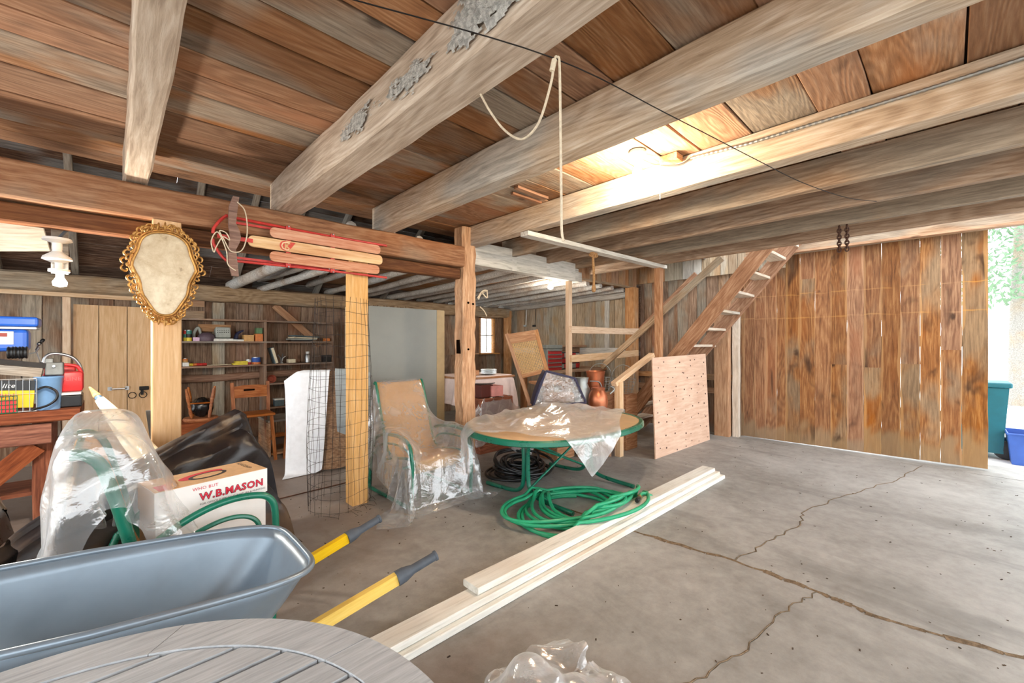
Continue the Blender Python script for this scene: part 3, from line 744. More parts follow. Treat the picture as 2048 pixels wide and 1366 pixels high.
nw = thing('stair_newel', 'short pale newel post with a stub of sloping handrail', 'post', (4.96, 3.1, 0))
plank('newel', M['pine2'], (4.96, 3.1, 0), (4.96, 3.1, 1.0), 0.085, 0.085, nw, up=(0, -1, 0), segs=2, jy=0.001)
plank('handrail', M['pine2'], (4.88, 3.13, 0.97), (5.66, 2.99, 1.36), 0.085, 0.06, nw, segs=2, jy=0.001)
timber('diagonal_board', 'grey diagonal board slanting up beside the stair', 'board', M['plate'], (5.82, 3.96, 1.14), (5.82, 2.09, 2.65), 0.045, 0.085, segs=6)
timber('diagonal_brace', 'brown diagonal brace against the dark planks behind the stair', 'board', M['stair'], (7.35, 4.15, 1.75), (7.35, 3.05, 2.72), 0.05, 0.12, segs=5)
# ================================================================== LARGE THINGS
M['green'] = plain('green_enamel', S(16, 108, 84), 0.28, var=0.1, scale=5, spec=0.6)
M['sling'] = plain('tan_sling_fabric', S(206, 160, 104), 0.75, var=0.08, scale=30, bump=0.15)
M['tan_top'] = plain('tan_table_top', S(206, 172, 128), 0.45, var=0.08, scale=6)
M['film'] = film('milky_plastic', (0.9, 0.92, 0.93, 1), 0.36, 0.22, 0.14, scale=7, bump=0.35)
M['film2'] = film('clear_plastic', (0.88, 0.9, 0.92, 1), 0.22, 0.22, 0.12, scale=6, bump=0.3)
M['tray'] = plain('blue_grey_tray_steel', S(132, 147, 160), 0.34, 0.4, var=0.08, scale=4, spec=0.6, dirt=0.35, dirtcol=S(122, 112, 104))
M['rubber'] = plain('grey_rubber', S(74, 80, 88), 0.6, var=0.12, scale=20)
M['black'] = plain('black_rubber', S(22, 22, 24), 0.32, var=0.3, scale=20)
M['yellow'] = wood('yellow_painted_wood', S(196, 140, 20), S(232, 186, 52), S(244, 208, 92), rings=0.2, var=0.05, knots=0.0, bump=0.1, rough=0.5)
M['greywood'] = wood('grey_table_wood', S(136, 138, 140), S(166, 168, 170), S(188, 190, 192), rings=0.15, var=0.1, knots=0.0, bump=0.2, rough=0.7, fine=1.5)
M['whiteboard'] = wood('white_painted_lumber', S(190, 184, 172), S(226, 224, 214), S(240, 238, 230), rings=0.1, var=0.05, knots=0.1, bump=0.15, patch=S(196, 170, 140), stain=0.12)
M['hosegreen'] = plain('green_hose_vinyl', S(38, 158, 112), 0.35, var=0.08, scale=6, spec=0.5)
M['white'] = plain('white_paint', S(232, 232, 230), 0.5, var=0.05)

# ---- wheelbarrow
wbw = thing('wheelbarrow', 'blue-grey steel wheelbarrow with yellow wooden handles in the foreground', 'wheelbarrow', (0, 1.9, 0))
def tray_ring(f, n=44, grow=0.0):
    """f = 0 floor of the tray .. 1 rim"""
    e = f ** 0.55
    xr = 0.26 + 0.32 * e + grow; xl = -0.10 - 0.56 * e - grow; hw = 0.19 + 0.125 * e + grow
    cx, hl = (xr + xl) / 2, (xr - xl) / 2; out = []
    for k in range(n):
        a = 2 * math.pi * k / n; c, s = math.cos(a), math.sin(a); p = 2 / 5.0
        x = cx + hl * math.copysign(abs(c) ** p, c); w = hw * (1.0 if x > -0.1 else 1.0 - 0.2 * ((-0.1 - x) / 0.6))
        y = 1.945 + w * math.copysign(abs(s) ** p, s)
        zr = 0.645 + (0.58 - x) * 0.11
        z0 = 0.36 + (0.58 - x) * 0.02
        out.append(Vector((x, y, z0 + (zr - z0) * f)))
    return out
b = MB(); fs = [0.0, 0.004, 0.02, 0.06, 0.14, 0.28, 0.45, 0.65, 0.85, 1.0]
rings_ = [tray_ring(f) for f in fs]
c0 = sum(rings_[0], Vector()) / 44
b.grid([[r[k] for r in rings_] for k in range(44)], wrap=True)
nb = len(b.v); b.v.append(c0); b.f += [((k + 1) % 44 * len(fs), k * len(fs), nb) for k in range(44)]
b.build('tray', M['tray'], wbw, smooth=True, solid=0.004)
b = MB(); b.tube([p + Vector((0, 0, -0.004)) for p in tray_ring(1.0, 64, 0.006)], 0.0125, 10, closed=True); b.build('rim', M['tray'], wbw, smooth=True)
for ya, yb, in ((1.70, 1.545), (2.12, 2.045)):
    p0, p1 = Vector((-0.72, ya + 0.1 * (1 if ya < 1.9 else -1), 0.13)), Vector((0.86, yb + 0.01, 0.555))
    plank('handle', M['yellow'], p0, p1, 0.036, 0.046, wbw, segs=3, jy=0.0, jz=0.0, cham=0.004)
    d = (p1 - p0).normalized(); b = MB(); q = p1 - d * 0.02
    b.tube([q, q + d * 0.03, q + d * 0.05, q + d * 0.07, q + d * 0.17, q + d * 0.172, q + d * 0.18], 0.02, 14, rad=[0.031, 0.03, 0.025, 0.019, 0.0185, 0.022, 0.022]); b.build('grip', M['rubber'], wbw, smooth=True)
b = MB(); b.lathe([(0.09, -0.04), (0.165, -0.045), (0.19, 0.0), (0.165, 0.045), (0.09, 0.04)], (-0.92, 1.94, 0.19), 28, (0, 1, 0)); wh = b.build('wheel', M['black'], wbw, smooth=True)
MB().lathe([(0.02, -0.07), (0.09, -0.03), (0.09, 0.03), (0.02, 0.07)], (-0.92, 1.94, 0.19), 18, (0, 1, 0)).build('hub', M['steel'], wh)
for y in (1.74, 2.1):
    b = MB(); b.tube(smooth_path([(0.42, y, 0.36), (0.36, y, 0.2), (0.3, y, 0.014), (0.16, y, 0.014), (0.0, y, 0.16), (-0.1, y, 0.26)], 4), 0.013, 8); b.build('leg', M['iron'], wbw, smooth=True)

# ---- round slatted table in the foreground
rt = thing('round_table', 'grey weathered round slatted wooden table at the bottom edge', 'table', (-0.2, 0.825, 0))
TC = Vector((-0.2, 0.825)); RO, RI, ZT = 0.74, 0.635, 0.72
cuts = [math.radians(a) for a in (20, 62, 100, 146, 200, 250, 300, 338, 380)]
for a0, a1 in zip(cuts[:-1], cuts[1:]):
    n = 14; bev = 0.055
    outer = [(RO * math.cos(a0 + 0.002 + (a1 - a0 - 0.004) * k / n), RO * math.sin(a0 + 0.002 + (a1 - a0 - 0.004) * k / n)) for k in range(n + 1)]
    inner = [(RI * math.cos(a0 + bev + (a1 - a0) * k / n), RI * math.sin(a0 + bev + (a1 - a0) * k / n)) for k in range(n, -1, -1)]
    inner[0] = (RI * math.cos(a1 + bev - 0.004), RI * math.sin(a1 + bev - 0.004))
    MB().prism(outer + inner, (TC.x, TC.y, ZT - 0.03), (1, 0, 0), (0, 1, 0), 0.03).build('rim_segment', M['greywood'], rt)
y = -RI + 0.02
while y < RI - 0.02:
    y1 = min(y + 0.083, RI - 0.012); q = RI - 0.004
    xe = [math.sqrt(max(0, q * q - (y + (y1 - y) * k / 4) ** 2)) for k in range(5)]
    ys_ = [y + (y1 - y) * k / 4 for k in range(5)]
    poly = [(-x, v) for x, v in zip(xe[::-1], ys_[::-1])] + [(x, v) for x, v in zip(xe, ys_)]
    MB().prism(poly, (TC.x, TC.y, ZT - 0.034), (1, 0, 0), (0, 1, 0), 0.030).build('slat', M['greywood'], rt)
    y = y1 + 0.015
for k in range(4):
    a = math.radians(45 + 90 * k); p = TC + Vector((math.cos(a), math.sin(a))) * 0.45
    plank('leg', M['greywood'], (p.x, p.y, 0), (p.x, p.y, ZT - 0.03), 0.06, 0.06, rt, up=(0, 1, 0), segs=1, jy=0, jz=0)
for s in (-1, 1):
    plank('apron', M['greywood'], (TC.x + s * 0.32, TC.y - 0.5, ZT - 0.055), (TC.x + s * 0.32, TC.y + 0.5, ZT - 0.055), 0.025, 0.055, rt, segs=1, jy=0, jz=0)

# ---- white lumber on the floor
for lab, x0, x1, yc, zc in (('longest white board lying directly on the floor, lowest of three', 0.62, 4.98, 1.845, 0.021), ('middle white board of the stack on the floor', 0.6, 4.93, 1.88, 0.063), ('shorter white board on top of the other two', 1.5, 4.88, 1.915, 0.105)):
    timber('lumber_board', lab, 'board', M['whiteboard'], (x0, yc, zc), (x1, yc - 0.02, zc), 0.14, 0.04, segs=8, jy=0.001, jz=0.0, cham=0.005)

# ---- coiled green hose
rr = random.Random(5)
def base_z(x, y):
    h = 0.0
    if y < 2.04 and x > 0.9: h = 0.128 * min(1.0, (2.04 - y) / 0.05 if y > 1.99 else 1.0)
    if abs(x - 2.93) < 0.1: h = max(h, 0.055 * min(1, (0.1 - abs(x - 2.93)) / 0.05))
    return h
pts = []; a = 0.6; loops = 9; N = loops * 40
c = Vector((3.02, 2.32))
for k in range(N):
    t = k / N; L = int(t * loops); lr = random.Random(100 + L); f = t * loops - L
    def par(i):
        q = random.Random(100 + i); return q.uniform(-0.14, 0.14), q.uniform(-0.12, 0.1), q.choice([0.26, 0.4, 0.52, 0.6, 0.66]), q.uniform(0.22, 0.5), q.uniform(-0.9, 0.3)
    p0, p1 = par(L), par(L + 1); w = f * f * (3 - 2 * f)
    ox, oy, rx, ry, ro = [u * (1 - w) + v * w for u, v in zip(p0, p1)]
    an = a + 2 * math.pi * t * loops
    ex, ey = rx * math.cos(an), ry * math.sin(an)
    # stretched along the line of sight's right-hand direction
    x = c.x + ox + (ex * math.cos(ro) - ey * math.sin(ro)) * 0.85 + 0.1 * math.cos(an); y = c.y + oy + ex * math.sin(ro) * 0.8 + ey * math.cos(ro)
    pts.append(Vector((x, y, base_z(x, y) + 0.017 + 0.008 * L + 0.006 * math.sin(an * 3))))
last = pts[-1]; pts += smooth_path([last, last + Vector((0.08, -0.2, 0.02)), Vector((3.5, 1.94, 0.15)), Vector((3.36, 1.9, 0.155))], 8)[1:]
hs = thing('garden_hose', 'bright green garden hose coiled loosely over the white boards', 'hose', (c.x, c.y, 0))
b = MB(); b.tube(pts, 0.0155, 8); b.build('hose_tube', M['hosegreen'], hs, smooth=True)
e = pts[-1]; d = (pts[-1] - pts[-2]).normalized()
M['brass'] = plain('brass', S(186, 150, 84), 0.35, 0.8, var=0.1)
b = MB(); b.lathe([(0.017, 0), (0.02, 0.005), (0.02, 0.08), (0.017, 0.085)], e, 12, d); b.build('coupling_sleeve', M['black'], hs, smooth=True)
b = MB(); b.lathe([(0.019, -0.03), (0.019, 0.0), (0.0, 0.002)], e - d * 0.004, 12, d); b.build('coupling', M['brass'], hs, smooth=True)

# ---- oval green patio table
ot = thing('patio_table', 'oval tan-topped patio table with green tube legs', 'table', (3.43, 2.86, 0))
OC = Vector((3.43, 2.87)); AX, AY, ZO = 1.03, 0.73, 0.685
def oval(a, ax=AX, ay=AY, p=2 / 2.4):
    c_, s_ = math.cos(a), math.sin(a); return Vector((OC.x + ax * math.copysign(abs(c_) ** p, c_), OC.y + ay * math.copysign(abs(s_) ** p, s_)))
n = 72; A = [2 * math.pi * k / n for k in range(n)]
b = MB(); b.prism([tuple(oval(a, AX - 0.035, AY - 0.035) - OC) for a in A], (OC.x, OC.y, ZO - 0.012), (1, 0, 0), (0, 1, 0), 0.012); b.build('table_top', M['tan_top'], ot)
b = MB(); prof = [(-0.045, 0.002), (-0.012, 0.006), (0.002, -0.006), (0.004, -0.04), (-0.004, -0.048), (-0.04, -0.048), (-0.045, 0.002)]
b.grid([[Vector((*(oval(a, AX + r, AY + r)), ZO + h)) for r, h in prof] for a in A], wrap=True); b.build('rim', M['green'], ot, smooth=True)
for x in (2.93, 3.95):
    for s in (-1, 1):
        b = MB(); b.tube(smooth_path([(x, OC.y + s * 0.42, 0.645), (x, OC.y + s * 0.28, 0.64), (x, OC.y + s * 0.1, 0.60), (x, OC.y + s * 0.033, 0.5), (x, OC.y + s * 0.033, 0.2), (x, OC.y + s * 0.07, 0.09), (x, OC.y + s * 0.2, 0.04), (x, OC.y + s * 0.58, 0.022)], 5), 0.021, 10)
        b.build('leg', M['green'], ot, smooth=True)
for s, za, zb in ((-1, 0.14, 0.55), (1, 0.55, 0.14), (-0.6, 0.5, 0.14)):
    b = MB(); b.tube(smooth_path([(2.95, OC.y + s * 0.05, za - 0.02), (3.0, OC.y + s * 0.05, za), (3.88, OC.y + s * 0.05, zb), (3.93, OC.y + s * 0.05, zb - 0.02)], 4), 0.012, 8); b.build('brace', M['green'], ot, smooth=True)

def hf_table(x, y):
    u = np.abs((x - OC.x) / (AX + 0.01)); v = np.abs((y - OC.y) / (AY + 0.01))
    q = (u ** 2.4 + v ** 2.4) ** (1 / 2.4)
    bump = 0.075 * np.exp(-(((x - 3.75) / 0.33) ** 2 + ((y - 3.1) / 0.26) ** 2)) + 0.03 * np.exp(-(((x - 3.3) / 0.16) ** 2 + ((y - 2.75) / 0.5) ** 2)) + 0.012 * np.sin(x * 9 + y * 5) * np.sin(y * 8 - x * 4)
    return (ZO + 0.012 + np.maximum(bump, 0)) * (1 - sstep(0.985, 1.06, q))
X = drape(hf_table, [(2.36, 3.25), (3.0, 2.02), (4.5, 2.75), (3.75, 3.9)], 60, 70, 0.9, slack=1.1, steps=100, seed=3, wr=0.035, friction=0.6)
# keep the sheet's folds on the right, flat film on the left
X = wrinkle(X, 0.035, 10, (2, 6), 5)
o = cloth_obj('plastic_sheet', X, M['film']); tag(o, 'crumpled clear plastic sheet spread over the oval patio table', 'plastic sheet')

# ---- black hose heap under the table
rr = random.Random(15); pts = []
for k in range(520):
    t = k / 520; L = t * 13
    an = 2 * math.pi * L; q = int(L)
    def par(i):
        g = random.Random(300 + i); return g.uniform(-0.1, 0.1), g.uniform(-0.1, 0.1), g.uniform(0.16, 0.46), g.uniform(0.0, 0.5) if i > 5 else 0.0, g.uniform(0, 6.28)
    f = L - q; w = f * f * (3 - 2 * f); u0, u1 = par(q), par(q + 1)
    ox, oy, r_, ti, _ = [m_ * (1 - w) + n_ * w for m_, n_ in zip(u0, u1)]
    x = 3.42 + ox + r_ * math.cos(an); y = 3.42 + oy + r_ * 0.8 * math.sin(an)
    z = 0.018 + 0.010 * L + ti * r_ * (1 + math.sin(an)) * 0.7
    pts.append((x, y, z))
b = MB(); b.tube(pts, 0.0145, 8); o = b.build('black_hose', M['black'], None, smooth=True); tag(o, 'tangled black hose heaped under the oval patio table', 'hose')

# ---- sling chair under plastic
ch = thing('patio_chair', 'tan sling patio chair with green frame between the two posts under plastic', 'chair', (2.27, 3.75, 0))
CX, HW = 2.29, 0.265
prof = smooth_path([(3.47, 0.30), (3.41, 0.36), (3.42, 0.425), (3.55, 0.43), (3.8, 0.39), (3.92, 0.42), (3.99, 0.56), (4.08, 0.82), (4.18, 1.08), (4.215, 1.075)], 5) if False else [Vector((0, p[0], p[1])) for p in ((3.47, 0.30), (3.42, 0.34), (3.405, 0.40), (3.43, 0.43), (3.55, 0.43), (3.7, 0.405), (3.82, 0.40), (3.91, 0.44), (3.97, 0.54), (4.04, 0.74), (4.11, 0.93), (4.17, 1.085), (4.2, 1.1), (4.23, 1.06))]
prof = smooth_path(prof, 3)
b = MB(); b.grid([[Vector((CX + HW * (2 * k / 6 - 1), p.y, p.z - 0.012 * (1 - (2 * k / 6 - 1) ** 2))) for k in range(7)] for p in prof]); b.build('sling', M['sling'], ch, smooth=True, solid=0.006)
for s in (-1, 1):
    x = CX + s * (HW + 0.012)
    b = MB(); b.tube([Vector((x, p.y, p.z)) for p in prof[2:-2]], 0.014, 8); b.build('seat_rail', M['green'], ch, smooth=True)
    x = CX + s * (HW + 0.07)
    b = MB(); b.tube(smooth_path([(x, 3.35, 0.02), (x, 3.34, 0.3), (x, 3.36, 0.52), (x, 3.44, 0.615), (x, 3.65, 0.64), (x, 3.95, 0.60), (x, 4.1, 0.5), (x, 4.16, 0.3), (x, 4.2, 0.02)], 5), 0.017, 10); b.build('arm_frame', M['green'], ch, smooth=True)
    b = MB(); b.tube(smooth_path([(x, 3.36, 0.45), (x, 3.42, 0.53), (x, 3.62, 0.555), (x, 3.9, 0.52), (x, 4.06, 0.4)], 5), 0.011, 8); b.build('arm_brace', M['green'], ch, smooth=True)
    b = MB(); b.tube([(x, 3.36, 0.02), (x, 4.2, 0.02)], 0.017, 8); b.build('runner', M['green'], ch, smooth=True)
for y, z in ((3.5, 0.36), (3.9, 0.36)):
    b = MB(); b.tube([(CX - HW - 0.07, y, z), (CX + HW + 0.07, y, z)], 0.013, 8); b.build('cross_bar', M['green'], ch, smooth=True)
py_ = np.array([3.30, 3.40, 3.43, 3.7, 3.86, 3.93, 4.04, 4.17, 4.24, 4.34]); pz_ = np.array([0.0, 0.40, 0.45, 0.43, 0.43, 0.50, 0.76, 1.11, 1.10, 0.0])
def hf_chair(x, y):
    ax = np.abs(x - CX); seat = np.interp(y, py_, pz_) * (1 - sstep(HW + 0.0, HW + 0.07, ax))
    arm = 0.665 * (1 - sstep(0.025, 0.08, np.abs(ax - HW - 0.07))) * sstep(3.28, 3.4, y) * (1 - sstep(3.95, 4.25, y))
    return np.maximum(seat, arm)
X = drape(hf_chair, [(1.42, 2.86), (3.1, 2.86), (3.0, 4.62), (1.62, 4.62)], 58, 62, 1.14, steps=120, seed=4, friction=0.3, wr=0.015)
X = wrinkle(X, 0.02, 8, (2, 5), 6)
tag(cloth_obj('plastic_cover', X, M['film2']), 'clear plastic cover draped over the tan sling chair', 'plastic sheet')

# ---- plastic heap in the foreground
def hf_heap(x, y):
    h = np.zeros_like(x)
    for cx, cy, r, z in ((1.03, 1.15, 0.12, 0.2), (1.2, 1.16, 0.1, 0.25), (1.32, 1.02, 0.13, 0.15), (0.92, 1.02, 0.12, 0.13), (1.15, 0.95, 0.12, 0.17)):
        h = np.maximum(h, z * np.exp(-((x - cx) ** 2 + (y - cy) ** 2) / (r * r)))
    return h
X = drape(hf_heap, [(0.70, 0.75), (1.55, 0.67), (1.62, 1.36), (0.78, 1.42)], 48, 48, 0.27, steps=70, seed=8, slack=1.12, wr=0.03)
X = wrinkle(X, 0.035, 9, (2, 5), 7)
tag(cloth_obj('plastic_sheet', X, M['film']), 'crumpled plastic sheet heaped on the floor beside the round slatted table', 'plastic sheet')

# ---- wire mesh cage round the pine post
M['wire'] = plain('rusty_dark_wire', S(52, 44, 40), 0.6, 0.5, var=0.3)
b = MB(); rr = random.Random(9); nV, nH, HT = 26, 19, 1.92
def cage(k, z):
    a = 2 * math.pi * k / nV; r = 0.285 + 0.012 * math.sin(3 * a + 2) ; w = 0.02 * math.sin(a * 2 + z * 3)
    return Vector((1.555 + 0.02 * z / HT + (r + w) * math.cos(a) * (1 - 0.06 * z), 3.98 + (r + w) * math.sin(a) * (1 - 0.05 * z), z))
for k in range(nV):
    b.tube([cage(k + 0.08 * math.sin(q * 1.7 + k), 0.01 + HT * q / 8) for q in range(9)], 0.0016, 4, cap=False)
for h in range(nH):
    z = 0.03 + (HT - 0.06) * (h / (nH - 1)) ** 0.95
    b.tube([cage(k, z + 0.008 * math.sin(k * 0.9 + h)) for k in range(nV)], 0.0016, 4, closed=True)
for k in range(9):      # loose ends trailing on the floor
    p = cage(15 + k * 1.2, 0.02); b.tube([p, p + Vector((rr.uniform(-0.02, 0.06), rr.uniform(-0.09, -0.02), 0.02)), p + Vector((rr.uniform(0.0, 0.1), rr.uniform(-0.12, -0.05), -0.012))], 0.0015, 4)
tag(b.build('wire_cage', M['wire'], None), 'tall roll of rusty wire mesh standing round the pine post', 'wire mesh')
timber('rusty_rod', 'long thin rusty rod lying on the floor past the wire mesh', 'rod', plain('rust', S(92, 56, 38), 0.8, 0.3, var=0.3), onZ(538, 1003, 0.008), onZ(720, 958, 0.008), 0.009, 0.009, segs=6, jy=0.001)

# ---- upright tabletop under a white cloth
M['cloth'] = plain('white_cotton', S(232, 236, 242), 0.85, var=0.05, scale=12, bump=0.1)
M['greytarp'] = plain('grey_lining_cloth', S(150, 158, 160), 0.8, var=0.1, scale=8)
M['brownwood'] = wood('brown_tabletop_wood', S(92, 66, 48), S(142, 112, 88), S(178, 150, 124), var=0.1, knots=0.1, rough=0.5)
tt = thing('folded_table', 'brown tabletop stood on edge under a white cloth', 'table', (1.92, 5.2, 0))
nrm = Vector((-0.42, -0.90, 0.12)).normalized(); ux = Vector((0.9, -0.42, 0)).normalized(); uy = nrm.cross(ux) * -1 if nrm.cross(ux).z < 0 else nrm.cross(ux)
poly = []
for k in range(40):
    a = 2 * math.pi * k / 40; c_, s_ = math.cos(a), math.sin(a); poly.append((0.40 * math.copysign(abs(c_) ** 0.7, c_), 0.585 * math.copysign(abs(s_) ** 0.7, s_)))
MB().prism(poly, Vector((1.92, 5.2, 0.6)), ux, uy, 0.035).build('tabletop', M['brownwood'], tt)
for s in (-0.2, 0.2):
    b = MB(); q = Vector((1.92, 5.2, 0)) + ux * s - nrm * 0.06
    plank('leg', M['brownwood'], q + Vector((0, 0, 0.02)), q + Vector((0, 0.05, 1.0)), 0.05, 0.05, tt, up=(0, 1, 0), segs=2)
def hf_top(x, y):
    dx, dy = x - 1.92, y - 5.2
    s = dx * ux.x + dy * ux.y; t = dx * nrm.x + dy * nrm.y
    h = 1.19 * (1 - sstep(0.30, 0.47, np.abs(s)) * 0.35) * (1 - sstep(0.42, 0.52, np.abs(s)))
    return h * (1 - sstep(0.05, 0.16, np.abs(t + 0.02)))
q0 = Vector((1.92, 5.2, 0))
def at(s, t): v = q0 + ux * s + nrm * t; return (v.x, v.y)
X = drape(hf_top, [at(-0.62, -0.55), at(0.02, -0.6), at(-0.16, 0.92), at(-0.54, 1.12)], 40, 60, 1.24, steps=110, seed=6, friction=0.5, pins=[(i, 21, (*at(-0.50 + 0.50 * i / 39, 0.0), 1.205 - 0.5 * max(0, 0.3 - i / 39) ** 1.2)) for i in range(0, 40)])
tag(cloth_obj('white_cloth', X, M['cloth']), 'white cotton cloth hanging over the upright tabletop by the wire mesh', 'cloth')
X = drape(hf_top, [at(0.02, -0.5), at(0.5, -0.5), at(0.56, 0.8), at(0.14, 0.62)], 30, 48, 1.28, steps=100, seed=7, friction=0.5, off=0.02, pins=[(i, 20, (*at(0.06 + 0.4 * i / 29, 0.02), 1.225 - 0.05 * i / 29)) for i in range(0, 30)])
tag(cloth_obj('grey_cloth', X, M['greytarp']), 'grey lining cloth hanging over the right half of the upright tabletop', 'cloth')

# ---- tall grey cabinet
M['cabgrey'] = plain('grey_painted_panel', S(142, 144, 138), 0.32, var=0.05, scale=2.2, spec=0.5, dirt=0.12, dirtcol=S(120, 112, 96))
M['cabtan'] = plain('tan_panel', S(176, 152, 112), 0.5, var=0.08, scale=5)
M['cabcream'] = plain('cream_panel', S(206, 190, 160), 0.55, var=0.08, scale=5)
cb = thing('tall_cabinet', 'tall grey sheet cabinet with tan side strip behind the posts', 'cabinet', (3.05, 5.6, 0))
MB().rbox((3.05, 5.65, 1.02), (1.36, 0.44, 2.02), 0.006).build('body', M['cabcream'], cb)
MB().box((2.99, 5.422, 1.04), (1.2, 0.012, 1.98)).build('front_panel', M['cabgrey'], cb)
MB().box((3.66, 5.42, 1.04), (0.14, 0.014, 1.98)).build('edge_strip', M['cabtan'], cb)
b = MB(); rr = random.Random(2)
for k in range(60):
    b.box((rr.uniform(2.5, 3.1), 5.44 + rr.uniform(-0.02, 0.2), 2.035), (rr.uniform(0.01, 0.05), 0.012, rr.uniform(0.004, 0.02)), Euler((rr.random(), rr.random(), rr.random() * 3)))
b.build('nest_litter', plain('litter', S(140, 110, 84), 0.9, var=0.3), cb)['kind'] = 'stuff'

# ---- plywood sheet
t = NT('pink_plywood'); tc = t.n('TexCoord').outputs['Object']
n1 = t.noise(t.vmul(tc, (0.12, 1, 1)), 22, 5, 0.6, 0.4); n2 = t.noise(tc, 2.0, 3)
c_ = t.ramp(t.math('ADD', t.math('MULTIPLY', n1, 0.6), t.math('MULTIPLY', n2, 0.4)), [(0.3, S(206, 164, 138)), (0.7, S(238, 208, 184))])
M['ply'] = t.pbsdf(c_, 0.7, normal=t.bump(n1, 0.1))
M['plyedge'] = wood('plywood_edge', S(140, 100, 70), S(176, 136, 100), S(206, 170, 132), var=0.05, knots=0)
pw = thing('plywood_sheet', 'pinkish plywood sheet dotted with nail holes leaning at the stair foot', 'plywood', (6.1, 2.6, 0))
pa, pb = Vector((5.17, 2.68, 0.0)), Vector((6.85, 2.64, 0.0)); up_ = Vector((0.02, 0.055, 1)).normalized(); H_ = 1.36
u = (pb - pa).normalized(); up_ = (up_ - u * u.dot(up_)).normalized(); nn = u.cross(up_).normalized()
b = MB(); P = [(0, 0), ((pb - pa).length, 0), ((pb - pa).length + 0.02, H_), (0.05, H_ - 0.03)]
m4 = Matrix((u, up_, nn)).transposed().to_4x4(); m4.translation = pa + Vector((0, 0, 0.002))
me = bpy.data.meshes.new('sheet'); vs = [(x, y, z) for z in (-0.016, 0) for x, y in P]
me.from_pydata(vs, [], [(0, 3, 2, 1), (4, 5, 6, 7), (0, 1, 5, 4), (1, 2, 6, 5), (2, 3, 7, 6), (3, 0, 4, 7)]); me.materials.append(M['ply']); me.update()
link('sheet', me, M['ply'], m4, pw)
b = MB(); rr = random.Random(44); Lp = (pb - pa).length
for i in range(7):
    for j in range(8):
        for _ in range(1 if rr.random() < 0.8 else 2):
            x = (i + 0.5 + rr.uniform(-0.3, 0.3)) * Lp / 7; y = (j + 0.5 + rr.uniform(-0.35, 0.35)) * (H_ - 0.05) / 8
            q = pa + u * x + up_ * y + nn * 0.003; r = rr.uniform(0.008, 0.014)
            b.add([q + u * r * math.cos(k * 1.047) * 1.3 + up_ * r * math.sin(k * 1.047) + nn * 0.001 for k in range(6)], [(0, 1, 2, 3, 4, 5)])
o = b.build('nail_holes', plain('nail_rust', S(70, 40, 28), 0.9, var=0.2), pw); o['kind'] = 'stuff'
# ================================================================== HANGING THINGS
# ---- lamps
M['porcelain'] = plain('white_porcelain', S(228, 226, 220), 0.3, var=0.04)
def bulb_mat(name, st, col=(1, 0.82, 0.55, 1)):
    t = NT(name); return t.surf(t.n('Emission', None, Color=col, Strength=st).outputs[0])
M['bulb_on'] = bulb_mat('lit_bulb', 60.0)
M['bulb_off'] = plain('white_bulb_glass', S(240, 240, 240), 0.15, var=0.02)
lp_ = Vector((2.72, 1.55, 0)); lamp = thing('ceiling_lamp', 'lit bare bulb in a porcelain holder on the plank ceiling', 'lamp', (lp_.x, lp_.y, 2.7))
MB().lathe([(0.0, 0.0), (0.055, 0.0), (0.06, -0.025), (0.035, -0.05), (0.03, -0.075), (0.0, -0.075)], (lp_.x, lp_.y, 2.884), 20).build('lamp_holder', M['porcelain'], lamp, smooth=True)
MB().lathe([(0.0, -0.12), (0.02, -0.115), (0.034, -0.09), (0.034, -0.07), (0.022, -0.04), (0.014, -0.015), (0.0, -0.015)], (lp_.x, lp_.y, 2.81), 18).build('light_bulb', M['bulb_on'], lamp, smooth=True)
ld = bpy.data.lights.new('bulb_light', 'POINT'); ld.energy = BULB_W; ld.color = (1.0, 0.8, 0.56); ld.shadow_soft_size = 0.06
lo = bpy.data.objects.new('bulb_light', ld); COL.objects.link(lo); setmat(lo, Matrix.Translation((lp_.x, lp_.y, 2.64)), lamp)
b = MB(); b.box((2.97, 1.42, 2.86), (0.1, 0.13, 0.045)); b.build('junction_block', M['band'], lamp)
b = MB(); b.tube([(2.86, 1.45, 2.83), (2.86, 1.45, 2.55)], 0.002, 6); b.build('pull_cord', M['white'], lamp)

pl = thing('pendant_lamp', 'white two-tier porcelain lamp holder with lit bulb hanging at the left', 'lamp', (-0.26, 4.1, 1.9))
pc_ = Vector((-0.265, 4.09, 0)); ZP = 2.16 - 2.35
MB().lathe([(0.0, 0.02), (0.085, 0.02), (0.09, 0.0), (0.03, -0.02), (0.03, -0.07), (0.0, -0.07)], (pc_.x, pc_.y, 2.35 + ZP), 20).build('lamp_base', M['porcelain'], pl, smooth=True)
MB().lathe([(0.028, 0.0), (0.03, -0.03), (0.085, -0.075), (0.09, -0.095), (0.04, -0.12), (0.0, -0.12)], (pc_.x, pc_.y, 2.29 + ZP), 20).build('reflector', M['porcelain'], pl, smooth=True)
MB().lathe([(0.025, 0.0), (0.025, -0.05), (0.065, -0.055), (0.065, -0.075), (0.03, -0.08), (0.0, -0.08)], (pc_.x + 0.01, pc_.y, 2.17 + ZP), 18).build('socket', M['porcelain'], pl, smooth=True)
MB().lathe([(0.024, 0.0), (0.024, -0.04), (0.045, -0.08), (0.04, -0.11), (0.0, -0.122)], (pc_.x + 0.015, pc_.y, 2.09 + ZP), 18).build('light_bulb', bulb_mat('lit_white_bulb', 9.0, (1, 0.95, 0.88, 1)), pl, smooth=True)
ld = bpy.data.lights.new('pendant_light', 'POINT'); ld.energy = 42.0; ld.color = (1.0, 0.9, 0.76); ld.shadow_soft_size = 0.05
lo = bpy.data.objects.new('pendant_light', ld); COL.objects.link(lo); setmat(lo, Matrix.Translation((pc_.x + 0.015, pc_.y, 1.72)), pl)
